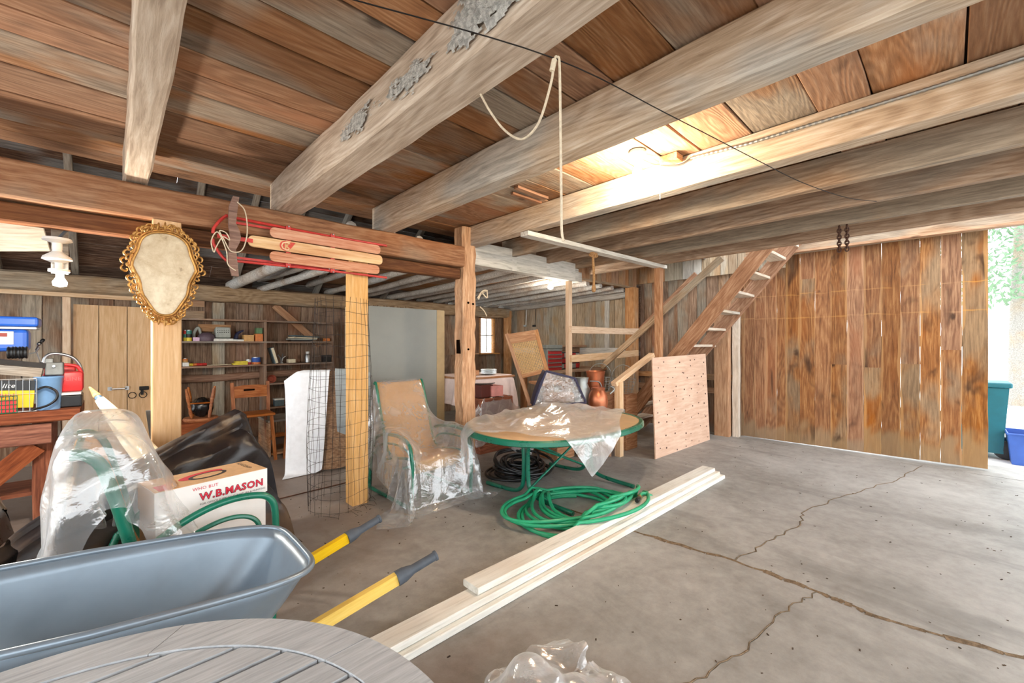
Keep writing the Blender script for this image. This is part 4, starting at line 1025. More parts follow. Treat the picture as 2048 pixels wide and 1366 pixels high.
b = MB(); b.tube(smooth_path([(pc_.x, pc_.y, 2.17), (pc_.x + 0.03, pc_.y, 2.22), (pc_.x + 0.06, pc_.y - 0.02, 2.27), (pc_.x + 0.05, pc_.y - 0.05, 2.30)], 5), 0.012, 6); b.build('lamp_cable', M['rubber'], pl, smooth=True)
MB().box((pc_.x + 0.01, pc_.y + 0.08, 2.12), (0.1, 0.03, 0.44)).build('mounting_board', M['rafter'], pl)
_tp = Vector((pc_.x + 0.05, pc_.y - 0.04, 2.30)); pl.matrix_basis = Matrix.Translation(_tp) @ Matrix.Scale(0.8, 4) @ Matrix.Translation(-_tp) @ pl.matrix_basis
lb = thing('loft_lamp', 'small lit white bulb hanging from the pole joists over the rail fence', 'lamp', (5.2, 5.0, 2.4)); q = onD(1101, 560, 6.7)
MB().lathe([(0.0, 0.13), (0.045, 0.13), (0.03, 0.09), (0.022, 0.04), (0.0, 0.04)], q + Vector((0, 0, -0.08)), 14).build('lamp_holder', M['porcelain'], lb, smooth=True)
MB().lathe([(0.02, 0.04), (0.024, 0.02), (0.048, -0.03), (0.04, -0.06), (0.0, -0.075)], q + Vector((0, 0, -0.08)), 14).build('light_bulb', bulb_mat('lit_small_bulb', 6.0, (1, 0.95, 0.88, 1)), lb, smooth=True)
ld = bpy.data.lights.new('loft_light', 'POINT'); ld.energy = 22.0; ld.color = (1.0, 0.9, 0.76); ld.shadow_soft_size = 0.05
lo = bpy.data.objects.new('loft_light', ld); COL.objects.link(lo); setmat(lo, Matrix.Translation(q + Vector((0, 0, -0.22))), lb)

# ---- conduit along the fourth joist
b = MB(); pts = []; rad = []
y0, y1 = 1.3, -1.0; n = 150
for k in range(n):
    t = k / (n - 1); y = y0 + (y1 - y0) * t; pts.append((3.024, y, 2.845 - 0.03 * min(1, t * 6) + 0.004 * math.sin(t * 9))); rad.append(0.0085 if k % 2 else 0.0115)
b.tube(smooth_path([(2.78, 1.55, 2.84), (2.86, 1.48, 2.80), (2.97, 1.36, 2.80), (3.024, 1.3, 2.845)], 5), 0.009, 8)
b.tube(pts, 0.01, 8, rad=rad); tag(b.build('armored_cable', plain('galvanised', S(150, 150, 146), 0.4, 0.7, var=0.15), None, smooth=False), 'ribbed metal cable stapled along the joist right of the lit bulb', 'cable')

# ---- long wire, cord and rope under the joists
M['cord'] = plain('pale_cord', S(214, 198, 172), 0.9, var=0.12, scale=60, bump=0.3)
M['rope'] = plain('brown_rope', S(166, 126, 84), 0.95, var=0.3, scale=60, bump=0.6)
b = MB(); b.tube(smooth_path([(0.55, 1.32, 2.6), (1.2, 1.03, 2.575), (1.85, 0.9, 2.56), (2.6, 0.76, 2.54), (3.2, 0.66, 2.54), (3.9, 0.53, 2.58), (4.5, 0.42, 2.667)], 6), 0.0026, 6)
tag(b.build('ceiling_wire', M['iron'], None, smooth=True), 'long dark wire strung diagonally below the ceiling joists', 'wire')
hk = Vector((1.205, 1.03, 2.572))
b = MB(); b.tube(smooth_path([(1.19, 1.45, 2.62), (1.2, 1.4, 2.53), (1.215, 1.33, 2.43), (1.225, 1.25, 2.36), (1.22, 1.18, 2.345), (1.215, 1.11, 2.385), (1.21, 1.05, 2.5), hk, (1.215, 1.025, 2.582), (1.22, 1.018, 2.55), (1.222, 1.015, 2.3), (1.223, 1.012, 2.05), (1.223, 1.01, 1.93), (1.228, 1.005, 1.89)], 7), 0.005, 7)
b.tube([hk + Vector((0, 0, 0.0)), hk + Vector((-0.003, 0.01, -0.04))], 0.01, 8)
tag(b.build('pale_rope', M['cord'], None, smooth=True), 'pale cord looped over the wire with one end hanging straight down', 'cord')
rw = onD(1185, 512, 5.05)
b = MB(); rr = random.Random(3)
for k in range(7):
    b.tube(smooth_path([rw + Vector((rr.uniform(-0.07, 0.06), rr.uniform(-0.04, 0.0), rr.uniform(-0.02, 0.05))) for _ in range(5)], 5), 0.009, 6)
b.tube(smooth_path([rw + Vector((0, 0, 0.02)), rw + Vector((-0.01, -0.02, -0.12)), rw + Vector((0.0, -0.02, -0.26)), rw + Vector((-0.005, -0.02, -0.36))], 6), 0.016, 8, rad=None)
b.lathe([(0.016, 0), (0.028, -0.05), (0.022, -0.09), (0.004, -0.1)], rw + Vector((-0.003, -0.02, -0.34)), 10)
tag(b.build('rope_wad', M['rope'], None, smooth=True), 'frayed brown rope knotted over the grey rail', 'rope')
# chain under the joists near the big door
M['rust'] = plain('rusty_chain', S(88, 62, 52), 0.7, 0.5, var=0.3)
chn = thing('rusty_chain', 'short double rusty chain hanging from a joist before the plank door', 'chain', (5.2, 0.73, 2.45))
for s in (0, 1):
    for k in range(8):
        c_ = Vector((5.16 + 0.0, 0.70 + s * 0.06, 2.648 - k * 0.031)); a = (k % 2) * math.pi / 2 + 0.4
        MB().tube([c_ + Vector((math.cos(a) * 0.015 * math.cos(v), math.sin(a) * 0.015 * math.cos(v), 0.023 * math.sin(v))) for v in [2 * math.pi * i / 10 for i in range(10)]], 0.0065, 6, closed=True).build('chain_link', M['rust'], chn, smooth=True)
# cord bundle tied to the middle post
b = MB(); q = onD(958, 592, 5.0); rr = random.Random(8)
b.tube(smooth_path([q + Vector((-0.04, -0.02, -0.03)), q + Vector((0.0, -0.06, 0.05)), q + Vector((0.06, -0.07, 0.06)), q + Vector((0.08, -0.05, -0.02)), q + Vector((0.0, -0.04, 0.04)), q + Vector((-0.03, -0.03, -0.04)), q + Vector((0.02, -0.02, 0.03)), q + Vector((0.09, -0.05, 0.07))], 6), 0.008, 6)
b.tube(smooth_path([q + Vector((-0.01, -0.03, -0.13)), q + Vector((0.03, -0.06, -0.18)), q + Vector((0.06, -0.07, -0.24))], 5), 0.006, 6)
tag(b.build('cord_bundle', M['cord'], None, smooth=True), 'knot of pale cord tied high on the hewn middle post', 'cord')

# ---- red runner sled on the girder
M['sledred'] = plain('worn_red_paint', S(200, 58, 52), 0.5, var=0.12, scale=14, dirt=0.3, dirtcol=S(110, 52, 40))
M['sledwood'] = wood('faded_red_slat', S(150, 96, 74), S(200, 142, 114), S(226, 184, 156), rings=0.2, var=0.1, knots=0, patch=S(196, 112, 90))
M['sledcream'] = wood('flaking_cream_slat', S(150, 96, 66), S(226, 192, 152), S(240, 220, 186), rings=0.1, var=0.05, knots=0, patch=S(190, 130, 100), fine=0.8)
M['sledbar'] = wood('worn_steering_bar', S(88, 62, 52), S(134, 98, 82), S(168, 132, 112), var=0.05, knots=0)
M['redprint'] = plain('faded_red_print', S(206, 76, 62), 0.7, var=0.15, scale=60)
YS = 3.775
sl_ = thing('runner_sled', 'old red steel runner sled with faded wooden slats hung along the girder', 'sled', (1.3, YS, 2.1))
def slat(x0, x1, zc, w, r, y=YS):
    p = []
    for cx, a0 in ((x1 - r, -90), (x1 - r, 0), (x0 + r, 90), (x0 + r, 180)):
        sgn = -1 if a0 in (-90, 180) else 1
        for k in range(5):
            a = math.radians(a0 + 90 * k / 4); p.append((cx + r * math.cos(a), sgn * (w / 2 - r) + r * math.sin(a)))
    return p, (0, y, zc)
for nm, m_, x0, x1, zc, w, r in (('slat', 'sledwood', 0.92, 1.86, 2.405, 0.082, 0.036), ('slat', 'sledcream', 0.77, 1.88, 2.31, 0.088, 0.036), ('slat', 'sledwood', 0.92, 1.85, 2.213, 0.082, 0.036)):
    p, og = slat(x0, x1, zc, w, r); cx = (x0 + x1) / 2
    b = MB(); b.prism([(x, z) for x, z in p], og, (1, 0, 0), (0, 0, 1), 0.014); b.build(nm, M[m_], sl_, origin=(cx, YS, zc))
for s in (1, -1):
    z = 2.31 + s * 0.165
    b = MB(); b.tube(smooth_path([(0.55, YS + 0.02, 2.31 + s * 0.02), (0.56, YS + 0.02, 2.31 + s * 0.07), (0.63, YS + 0.02, z), (0.7, YS + 0.02, z), (1.3, YS + 0.025, z - s * 0.012), (1.94, YS + 0.02, z - s * 0.01)], 5), 0.011, 8); b.build('runner', M['sledred'], sl_, smooth=True)
    b = MB(); b.bar((0.66, YS + 0.045, z - s * 0.03), (1.4, YS + 0.045, z - s * 0.03), 0.006, 0.018); b.build('runner_rail', M['sledred'], sl_)
for x in (1.06, 1.42):
    b = MB(); b.bar((x, YS + 0.012, 2.14), (x, YS + 0.012, 2.48), 0.02, 0.035, (1, 0, 0)); br = b.build('crosspiece', M['sledred'], sl_)
    for s in (1, -1):
        for dz in (0.0, 0.03):
            MB().lathe([(0.0, 0.012), (0.006, 0.01), (0.006, 0.0), (0.0, 0.0)], (x, YS - 0.002, 2.31 + s * (0.135 + dz)), 8, (0, -1, 0)).build('rivet', M['steel'], br)
b = MB(); b.bar((0.57, YS - 0.018, 2.31), (0.8, YS - 0.018, 2.31), 0.03, 0.006, (0, 1, 0)); b.build('tongue', M['sledred'], sl_)
b = MB(); pr = [(-0.30, 0.0, 0.022), (-0.22, -0.012, 0.028), (-0.1, -0.02, 0.024), (-0.04, -0.005, 0.034), (0.0, 0.0, 0.036), (0.04, -0.005, 0.034), (0.1, -0.02, 0.024), (0.22, -0.012, 0.028), (0.30, 0.005, 0.02)]
pp = [(0.68 + dx - w, 2.32 + z) for z, dx, w in pr] + [(0.68 + dx + w, 2.32 + z) for z, dx, w in reversed(pr)]
b.prism(pp[::-1], (0, YS - 0.045, 0), (1, 0, 0), (0, 0, 1), 0.022) if False else b.prism(pp[::-1], (0, YS - 0.022, 0), (1, 0, 0), (0, 0, 1), 0.024); b.build('steering_bar', M['sledbar'], sl_, origin=(0.68, YS - 0.03, 2.32))
b = MB(); b.tube(smooth_path([(0.69, YS - 0.05, 2.58), (0.74, YS - 0.055, 2.52), (0.755, YS - 0.055, 2.36), (0.72, YS - 0.06, 2.22), (0.65, YS - 0.06, 2.2), (0.61, YS - 0.06, 2.27), (0.58, YS - 0.05, 2.34), (0.62, YS - 0.06, 2.33), (0.64, YS - 0.06, 2.28), (0.6, YS - 0.05, 2.30), (0.56, YS - 0.05, 2.22), (0.545, YS - 0.05, 2.18), (0.53, YS - 0.05, 2.26), (0.57, YS - 0.05, 2.33), (0.62, YS - 0.06, 2.2), (0.63, YS - 0.06, 2.1), (0.68, YS - 0.055, 2.06)], 6), 0.0042, 6); b.build('pull_rope', M['cord'], sl_, smooth=True)
MB().lathe([(0.0, 0.001), (0.04, 0.001), (0.04, 0.0), (0.0, 0.0)], (1.03, YS - 0.015, 2.31), 24, (0, -1, 0)).build('emblem', M['redprint'], sl_)
text('emblem_ring', 'C', 0.1, (0.995, YS - 0.0175, 2.275), (1, 0, 0), (0, 0, 1), M['sledcream'], sl_, 0.0004, 0.0)
text('emblem_letter', 'K', 0.062, (1.025, YS - 0.0178, 2.288), (1, 0, 0), (0, 0, 1), M['sledcream'], sl_, 0.0004, 0.0, bold=0.003)
MB().prism([(1.06, -0.035), (1.11, 0.035), (1.07, 0.035)], (0, YS - 0.0155, 2.31), (1, 0, 0), (0, 0, 1), 0.001).build('emblem_wing', M['redprint'], sl_)

# ---- gilded mirror on the pine post
M['gold'] = plain('aged_gilt', S(190, 142, 78), 0.38, 0.65, var=0.3, scale=30, dirt=0.4, dirtcol=S(90, 56, 26))
t = NT('aged_glass_painted_reflection'); tc = t.n('TexCoord').outputs['Object']
n1 = t.noise(tc, 6, 5, 0.65, 0.6); n2 = t.noise(tc, 30, 4, 0.7)
c_ = t.ramp(t.math('ADD', t.math('MULTIPLY', n1, 0.7), t.math('MULTIPLY', n2, 0.3)), [(0.3, S(120, 96, 70)), (0.42, S(196, 174, 140)), (0.62, S(222, 206, 176))])  # cream tone is a painted-in reflection; the darker specks are ageing
M['mirror'] = t.pbsdf(c_, 0.3, 0.12, Specular_IOR_Level=0.5)
YM = 3.80; MC = Vector((0.275, YM, 1.995))
mr = thing('gilded_mirror', 'ornate gilded scrollwork mirror with aged, reflection-painted glass hung on the pine post', 'mirror', (MC.x, YM, 1.62))
def outl(a, k=1.0, grow=0.0):
    s_, c_ = math.sin(a), math.cos(a)
    z = 0.285 * math.copysign(abs(s_) ** 0.86, s_); f = z / 0.285
    w = 0.162 if f > 0.1 else 0.162 - 0.052 * min(1.0, (0.1 - f) / 0.75) ** 0.9
    w += 0.008 * math.sin(f * 9.0)
    return Vector((MC.x + (w * k + grow) * math.copysign(abs(c_) ** 0.8, c_), 0, MC.z + z * k + grow * s_))
n = 60
b = MB(); b.prism([(p.x, p.z) for p in [outl(2 * math.pi * k / n) for k in range(n)]], (0, YM + 0.012, 0), (1, 0, 0), (0, 0, 1), 0.01); b.build('mirror_glass', M['mirror'], mr, origin=tuple(MC))
b = MB(); b.tube([outl(2 * math.pi * k / n, 1.0, 0.004) + Vector((0, YM - 0.006, 0)) for k in range(n)], 0.0085, 8, closed=True); b.build('inner_moulding', M['gold'], mr, smooth=True)
b = MB(); b.tube([outl(2 * math.pi * k / n, 1.0, 0.02) + Vector((0, YM + 0.002, 0)) for k in range(n)], 0.006, 8, closed=True); b.build('outer_moulding', M['gold'], mr, smooth=True)
rr = random.Random(77); ns = 46
for k in range(ns * 2):
    lay = k // ns; a = 2 * math.pi * (k + 0.5 * lay + 0.3 * rr.random()) / ns; p = outl(a, 1.0, 0.012 + 0.018 * lay); tn = (outl(a + 0.02) - outl(a - 0.02)).normalized(); no = Vector((tn.z, 0, -tn.x))
    if no.dot(p - Vector((MC.x, 0, MC.z))) < 0: no = -no
    hand = 1 if k % 2 else -1; sz_ = rr.uniform(0.012, 0.026) * (1.35 if abs(math.sin(a)) > 0.93 else 1.0)
    pts = []
    for i in range(16):
        th = i / 15 * 4.6; r_ = sz_ * (1 - 0.62 * i / 15); pts.append(p + Vector((0, YM - 0.002 - 0.004 * math.sin(i * 0.4), 0)) + no * (sz_ * 0.55 + r_ * math.sin(th) * 0.9) + tn * hand * (r_ * math.cos(th) - sz_ * 0.2))
    MB().tube(pts, 0.005, 6, rad=[0.0035 + 0.0035 * math.sin(3.1 * (i + 1) / 17) for i in range(16)]).build('scroll', M['gold'], mr, smooth=True)
for sa, cnt in ((1, 7), (-1, 7)):      # crest and bottom shell of leaves
    for i in range(cnt):
        a = math.radians(90 * sa + (i - 3) * 9); p = outl(a, 1.0, 0.018); d = Vector(((i - 3) * 0.16, 0, sa)).normalized(); L = 0.062 - 0.006 * abs(i - 3)
        pts = [p + Vector((0, YM - 0.004, 0)) + d * (L * j / 5) + Vector((0, -0.008 * math.sin(j * 0.6), 0)) for j in range(6)]
        MB().tube(pts, 0.006, 6, rad=[0.004, 0.007, 0.0075, 0.006, 0.0065, 0.002]).build('leaf', M['gold'], mr, smooth=True)

# ---- pale panel and odd timber stored in the lean-to rafters
timber('roof_panel', 'pale plywood panel stored up in the rafters at the far left', 'panel', M['tread'], onD(-60, 470, 3.3), onD(92, 472, 3.5), 0.25, 0.02, up=(0.15, -0.95, -0.25), segs=2, jy=0.0)
# ================================================================== LEFT SIDE
# ---- green chair with the file box
gc = thing('patio_chair', 'green tube patio chair under plastic behind the wheelbarrow', 'chair', (0.25, 2.75, 0))
for s, y in (('near', 2.45), ('far', 3.0)):
    b = MB(); b.tube(smooth_path([(-0.12, y, 1.055), (-0.075, y, 1.05), (-0.03, y, 1.0), (-0.005, y, 0.92), (0.04, y, 0.74), (0.09, y, 0.5), (0.13, y, 0.36)], 6), 0.024, 12); b.build('back_post', M['green'], gc, smooth=True)
    b = MB(); b.tube(smooth_path([(0.02, y, 0.50), (0.12, y, 0.60), (0.26, y, 0.69), (0.4, y, 0.735), (0.53, y, 0.735), (0.6, y, 0.70), (0.625, y, 0.6), (0.62, y, 0.3), (0.61, y, 0.02)], 6), 0.017, 10); b.build('arm_frame', M['green'], gc, smooth=True)
    b = MB(); b.tube(smooth_path([(0.08, y, 0.46), (0.22, y, 0.58), (0.36, y, 0.64), (0.47, y, 0.645), (0.54, y, 0.6), (0.56, y, 0.5), (0.55, y, 0.4)], 6), 0.012, 8); b.build('arm_brace', M['green'], gc, smooth=True)
    b = MB(); b.tube(smooth_path([(0.61, y, 0.02), (0.3, y, 0.02), (0.0, y, 0.02), (-0.1, y, 0.06), (-0.05, y, 0.3), (0.03, y, 0.52)], 6), 0.017, 10); b.build('leg', M['green'], gc, smooth=True)
b = MB(); pr = smooth_path([(-0.12, 0, 1.05), (-0.08, 0, 1.06), (-0.03, 0, 0.99), (0.04, 0, 0.74), (0.1, 0, 0.5), (0.18, 0, 0.43), (0.5, 0, 0.47), (0.58, 0, 0.46)], 4)
b.grid([[Vector((p.x, 2.48 + 0.49 * k / 5, p.z - 0.01)) for k in range(6)] for p in pr]); b.build('sling', M['sling'], gc, smooth=True, solid=0.006)
for x, z in ((-0.1, 1.05), (0.12, 0.40), (0.56, 0.44)):
    b = MB(); b.tube([(x, 2.45, z), (x, 3.0, z)], 0.014, 8); b.build('cross_bar', M['green'], gc, smooth=True)
def hf_gc(x, y):
    yy = sstep(2.39, 2.44, y) * (1 - sstep(3.03, 3.1, y))
    crest = 0.10 * np.exp(-((y - 2.72) / 0.12) ** 2)
    bk = (1.085 + crest) * (1 - sstep(0.06, 0.26, x) * 0.42) * sstep(-0.24, -0.12, x) * (1 - sstep(0.27, 0.34, x))
    return bk * yy
X = drape(hf_gc, [(-1.15, 2.32), (0.55, 2.26), (0.5, 3.25), (-1.1, 3.3)], 70, 50, 1.22, steps=120, seed=9, friction=0.3, slack=1.03, wr=0.02)
X = wrinkle(X, 0.03, 9, (2, 5), 8)
tag(cloth_obj('plastic_bag', X, M['film2']), 'milky plastic bag pulled over the back of the green chair', 'plastic sheet')

M['carton'] = plain('white_carton', S(236, 232, 228), 0.7, var=0.03)
M['kraft'] = plain('kraft_print', S(212, 172, 128), 0.7, var=0.08, scale=20)
M['redink'] = plain('red_ink', S(214, 38, 62), 0.6, var=0.04); M['blackink'] = plain('black_ink', S(40, 36, 40), 0.6, var=0.04); M['pinkink'] = plain('pale_red_ink', S(240, 150, 150), 0.6, var=0.04)
ang = math.atan2(0.09, 0.475); ux = Vector((math.cos(ang), math.sin(ang), 0)); vy = Vector((-math.sin(ang), math.cos(ang), 0)); Z = Vector((0, 0, 1))
O = Vector((0.145, 2.525, 0.50)); LB, DB, HB = 0.49, 0.26, 0.32
bx_ = thing('file_box', 'white cardboard file box with red lettering resting on the green chair', 'box', O + ux * LB / 2 + vy * DB / 2)
R3 = Matrix((ux, vy, Z)).transposed()
MB().box(O + ux * LB / 2 + vy * DB / 2 + Z * 0.10, (LB - 0.012, DB - 0.012, 0.20), R3).build('carton_body', M['carton'], bx_)
MB().box(O + ux * LB / 2 + vy * DB / 2 + Z * 0.255, (LB, DB, 0.125), R3).build('lid', M['carton'], bx_)
ft = O + Z * 0.19
MB().box(O + ux * LB / 2 + vy * DB / 2 + Z * 0.3185, (LB - 0.004, DB - 0.004, 0.002), R3).build('printed_top', M['kraft'], bx_)
text('lettering', 'WHO BUT', 0.022, ft + ux * 0.145 + Z * 0.096, ux, Z, M['redink'], bx_, 0.0, 0.0012)
text('lettering', 'W.B.MASON', 0.05, ft + ux * 0.175 + Z * 0.043, ux, Z, M['blackink'], bx_, 0.0, 0.0010, bold=0.0026, sx=1.0)
text('lettering', 'W.B.MASON', 0.05, ft + ux * 0.175 + Z * 0.043, ux, Z, M['redink'], bx_, 0.0, 0.0016, bold=0.0008, sx=1.0)
text('lettering', 'FOR OFFICE SUPPLIES, FURNITURE & PRINTING', 0.0135, ft + ux * 0.175 + Z * 0.020, ux, Z, M['blackink'], bx_, 0.0, 0.0012)
tp = O + Z * 0.3198
text('lettering', 'FLAGSHIP', 0.034, tp + ux * 0.425 + vy * 0.235, -vy, ux, M['blackink'], bx_, 0.0, 0.0006)
MB().box(tp + ux * 0.045 + vy * 0.06, (0.05, 0.1, 0.001), R3).build('printed_block', M['redink'], bx_)
def ell(c, a, b_, rot, w): return [c + ux * (a * math.cos(t) * math.cos(rot) - b_ * math.sin(t) * math.sin(rot)) + vy * (a * math.cos(t) * math.sin(rot) + b_ * math.sin(t) * math.cos(rot)) for t in [2 * math.pi * k / 24 for k in range(24)]]
for c, a, b_, ro, m_ in ((tp + ux * 0.23 + vy * 0.15, 0.11, 0.045, 0.3, 'redink'), (tp + ux * 0.25 + vy * 0.12, 0.09, 0.05, 0.2, 'blackink'), (tp + ux * 0.25 + vy * 0.12, 0.07, 0.035, 0.2, 'kraft')):
    b = MB(); e_ = ell(c, a, b_, ro, 0); dz = 0.0008 + 0.0004 * (m_ == 'blackink') + 0.0008 * (m_ == 'kraft') * 1
    b.add([p + Z * dz for p in e_], [tuple(range(24))]); b.build('printed_oval', M[m_], bx_)

# ---- closed umbrella
M['canvas'] = plain('beige_canvas', S(226, 208, 176), 0.85, var=0.08, scale=12, bump=0.15)
M['finial'] = wood('finial_wood', S(150, 112, 66), S(198, 160, 106), S(222, 190, 140), var=0.05, knots=0)
um = thing('patio_umbrella', 'closed beige canvas umbrella with wooden finial leaning by the pine door', 'umbrella', (0.3, 3.4, 0))
p0 = Vector((-0.11, 4.26, 1.2)); p1 = Vector((0.16, 3.72, 0.79)); dd = (p1 - p0).normalized()
MB().tube([p0, p0 + dd * 0.02, p0 + dd * 0.05, p0 + dd * 0.09, p0 + dd * 0.12, p0 + dd * 0.13], 0.01, 12, rad=[0.004, 0.009, 0.013, 0.02, 0.024, 0.014]).build('finial', M['finial'], um, smooth=True)
MB().tube([p0 + dd * 0.12, p0 + dd * 0.17], 0.021, 12).build('collar', plain('blue_collar', S(92, 122, 150), 0.4), um, smooth=True)
b = MB(); rings_ = []
for j in range(15):
    t_ = j / 14; c = p0 + dd * (0.155 + 0.80 * t_); R_ = 0.026 + 0.05 * t_ ** 0.8; sx_ = dd.orthogonal().normalized(); sy_ = dd.cross(sx_)
    rings_.append([c + (sx_ * math.cos(a) + sy_ * math.sin(a)) * R_ * (1 + 0.16 * math.sin(6 * a + 0.6 * j)) for a in [2 * math.pi * k / 36 for k in range(36)]])
b.grid([[r[k] for r in rings_] for k in range(36)], wrap=True); b.build('canopy', M['canvas'], um, smooth=True)
MB().tube([p0 + dd * 0.9, p0 + dd * 1.9], 0.018, 8).build('pole', M['finial'], um, smooth=True)

# ---- dark tarp over long furniture
t = NT('dark_brown_tarp'); tc = t.n('TexCoord').outputs['Object']; n1 = t.noise(tc, 2.4, 4, 0.6, 0.5); n2 = t.noise(tc, 25, 4)
M['tarp'] = t.pbsdf(t.ramp(n1, [(0.35, S(26, 24, 30)), (0.52, S(44, 37, 36)), (0.72, S(104, 80, 58))]), 0.36, normal=t.bump(n2, 0.2, 0.01), Specular_IOR_Level=0.6)
cf = thing('covered_lounger', 'long outdoor lounger covered by a shiny dark brown tarp', 'furniture', (0.4, 3.4, 0))
A_, B_ = Vector((-0.02, 3.22)), Vector((0.66, 3.64)); ad = (B_ - A_); AL = ad.length; ad = ad / AL; an_ = Vector((-ad.y, ad.x))
def tl(s, w): v = A_ + ad * s + an_ * w; return (v.x, v.y)
def fold(v): q = v % 1.0; return abs(2 * q - 1)
P = []
NS, NW = 70, 84
for i in range(NS + 1):
    t_ = i / NS; row = []
    if t_ < 0.8:
        k = t_ / 0.8; s_ = -0.38 + (AL + 0.38) * k; zr = 0.60 + 0.43 * k ** 0.8; drop = 1.0
    else:
        k = (t_ - 0.8) / 0.2; s_ = AL + 0.20 * math.sin(k * 1.57); zr = 1.03; drop = max(0.02, 1 - k ** 1.4)
    hw = 0.20 + 0.17 * min(1.0, t_ / 0.8) + 0.06 * math.sin(t_ * 7)
    for j in range(NW + 1):
        q = -1 + 2 * j / NW; aq = abs(q)
        sway = 0.35 * math.sin(2.2 * t_ + 1.7 * q) + 0.15 * mnoise.noise(Vector((t_ * 3, q * 2, 0.7)))
        f = (fold(q * 3.1 + sway) - 0.5) * 0.075 + (fold(q * 7.3 - 2.2 * sway + 0.3) - 0.5) * 0.03 + 0.02 * mnoise.noise(Vector((t_ * 12, q * 7, 2)))
        f *= min(1.0, aq * 4) * (0.5 + 0.7 * t_)
        z_ = max(0.012, zr * drop * (1 - aq ** 1.7) + f * (0.4 if drop > 0.3 else 0.1))
        p_ = A_ + ad * (s_ + (0.05 * f / 0.05 if t_ > 0.8 else 0) * drop) + an_ * (q * hw + (f if q > 0 else -f) * 0.9)
        row.append(Vector((p_.x, p_.y, z_)))
    P.append(row)
MB().grid(P).build('tarp', M['tarp'], cf, smooth=True)
MB().bar((*tl(-0.1, 0), 0.35), (*tl(AL - 0.05, 0), 0.6), 0.2, 0.05).build('lounger_frame', M['iron'], cf)

# ---- workbench and what stands on it
M['bench'] = wood('red_brown_bench_wood', S(70, 36, 24), S(124, 70, 48), S(160, 102, 74), rings=0.3, var=0.15, knots=0.3, stain=0.3)
wk = thing('workbench', 'heavy red-brown timber workbench crowded with tools at the left edge', 'workbench', (-1.1, 5.6, 0))
ZB = 0.95
for y in (5.34, 5.60, 5.86):
    plank('bench_plank', M['bench'], (-2.3, y, ZB - 0.045), (-0.19, y - 0.02, ZB - 0.045), 0.25, 0.09, wk, segs=6, jy=0.006, cham=0.01)
plank('apron', M['bench'], (-2.3, 5.28, ZB - 0.19), (-0.36, 5.26, ZB - 0.19), 0.07, 0.17, wk, segs=4, cham=0.008)
for x in (-0.42, -1.3, -2.2):
    for y in (5.36, 5.85):
        plank('leg', M['bench'], (x, y, 0), (x, y, ZB - 0.09), 0.11, 0.11, wk, up=(0, 1, 0), segs=3, cham=0.008)
plank('brace', M['bench'], (-0.45, 5.27, 0.66), (-0.9, 5.27, 0.2), 0.03, 0.14, wk, segs=2)
plank('lower_shelf', M['bench'], (-2.2, 5.6, 0.25), (-0.35, 5.6, 0.25), 0.5, 0.03, wk, segs=2)

M['blue'] = plain('blue_enamel', S(40, 96, 196), 0.3, var=0.08, spec=0.6); M['palegrey'] = plain('pale_grey_plate', S(196, 200, 204), 0.45, var=0.05)
dp = thing('drill_press', 'blue bench drill press standing on the workbench', 'drill press', (-0.95, 5.62, ZB))
q = Vector((-0.765, 5.62, 0))
MB().rbox(q + Vector((0, 0, 1.70)), (0.62, 0.26, 0.085), 0.02).build('belt_cover', M['blue'], dp)
MB().rbox(q + Vector((0, 0, 1.645)), (0.60, 0.24, 0.02), 0.006).build('cover_rim', M['palegrey'], dp)
MB().rbox(q + Vector((0.02, -0.02, 1.54)), (0.46, 0.2, 0.19), 0.03).build('head', M['blue'], dp)
MB().box(q + Vector((0.08, -0.124, 1.56)), (0.18, 0.006, 0.11)).build('rating_plate', M['palegrey'], dp)
MB().box(q + Vector((0.10, -0.129, 1.585)), (0.07, 0.004, 0.03)).build('switch', plain('red_switch', S(150, 52, 40), 0.5), dp)
MB().lathe([(0.03, 0), (0.03, 0.62)], q + Vector((-0.05, 0.03, ZB + 0.02)), 14).build('column', M['steel'], dp, smooth=True)
MB().rbox(q + Vector((-0.02, 0, ZB + 0.015)), (0.36, 0.26, 0.03), 0.008).build('base', M['blue'], dp)
for k in range(3):
    a = 0.4 + k * 2.09; c = q + Vector((0.29, -0.06, 1.46)); e = c + Vector((0.03, -math.cos(a) * 0.13, math.sin(a) * 0.13))
    MB().tube([c, e], 0.006, 6).build('feed_handle', M['steel'], dp); MB().lathe([(0, -0.02), (0.014, -0.01), (0.014, 0.015), (0, 0.02)], e, 8, (e - c)).build('handle_knob', M['black'], dp, smooth=True)
# things are placed on the bench top
def bp(px, z=ZB, Y=5.4):
    v = ray(px, 690); k = Y / v.y; return Vector((v.x * k, Y, z))
c = Vector((-0.555, 5.33, 1.437))
sp = thing('wire_spool', 'black three-part spool of cable on the slanting grey board', 'spool', (c.x, c.y, 1.38))
for k in (-1, 0, 1):
    MB().lathe([(0.0, -0.018), (0.048, -0.018), (0.052, -0.011), (0.045, 0.0), (0.052, 0.011), (0.048, 0.018), (0.0, 0.018)], c + Vector((k * 0.037, 0, 0)), 20, (1, 0, 0)).build('coil', M['black'], sp, smooth=True)
MB().tube([c + Vector((0.06, 0, -0.01)), c + Vector((0.1, 0, 0.0)), c + Vector((0.12, -0.02, 0.04))], 0.006, 6).build('crank', M['steel'], sp)
timber('steel_level', 'long dark steel bar lying slanted across the clutter on the workbench', 'steel bar', M['iron'], (-0.85, 5.33, 1.40), (-0.40, 5.33, 1.325), 0.05, 0.04, segs=1, jy=0)
timber('slanted_board', 'grey weathered board propped under the dark steel bar', 'board', M['rafter'], (-0.9, 5.33, 1.345), (-0.42, 5.33, 1.265), 0.07, 0.075, segs=2)
jk = thing('steel_vise', 'small grey steel vise block at the end of the slanted bar', 'vise', (-0.36, 5.36, 1.235))
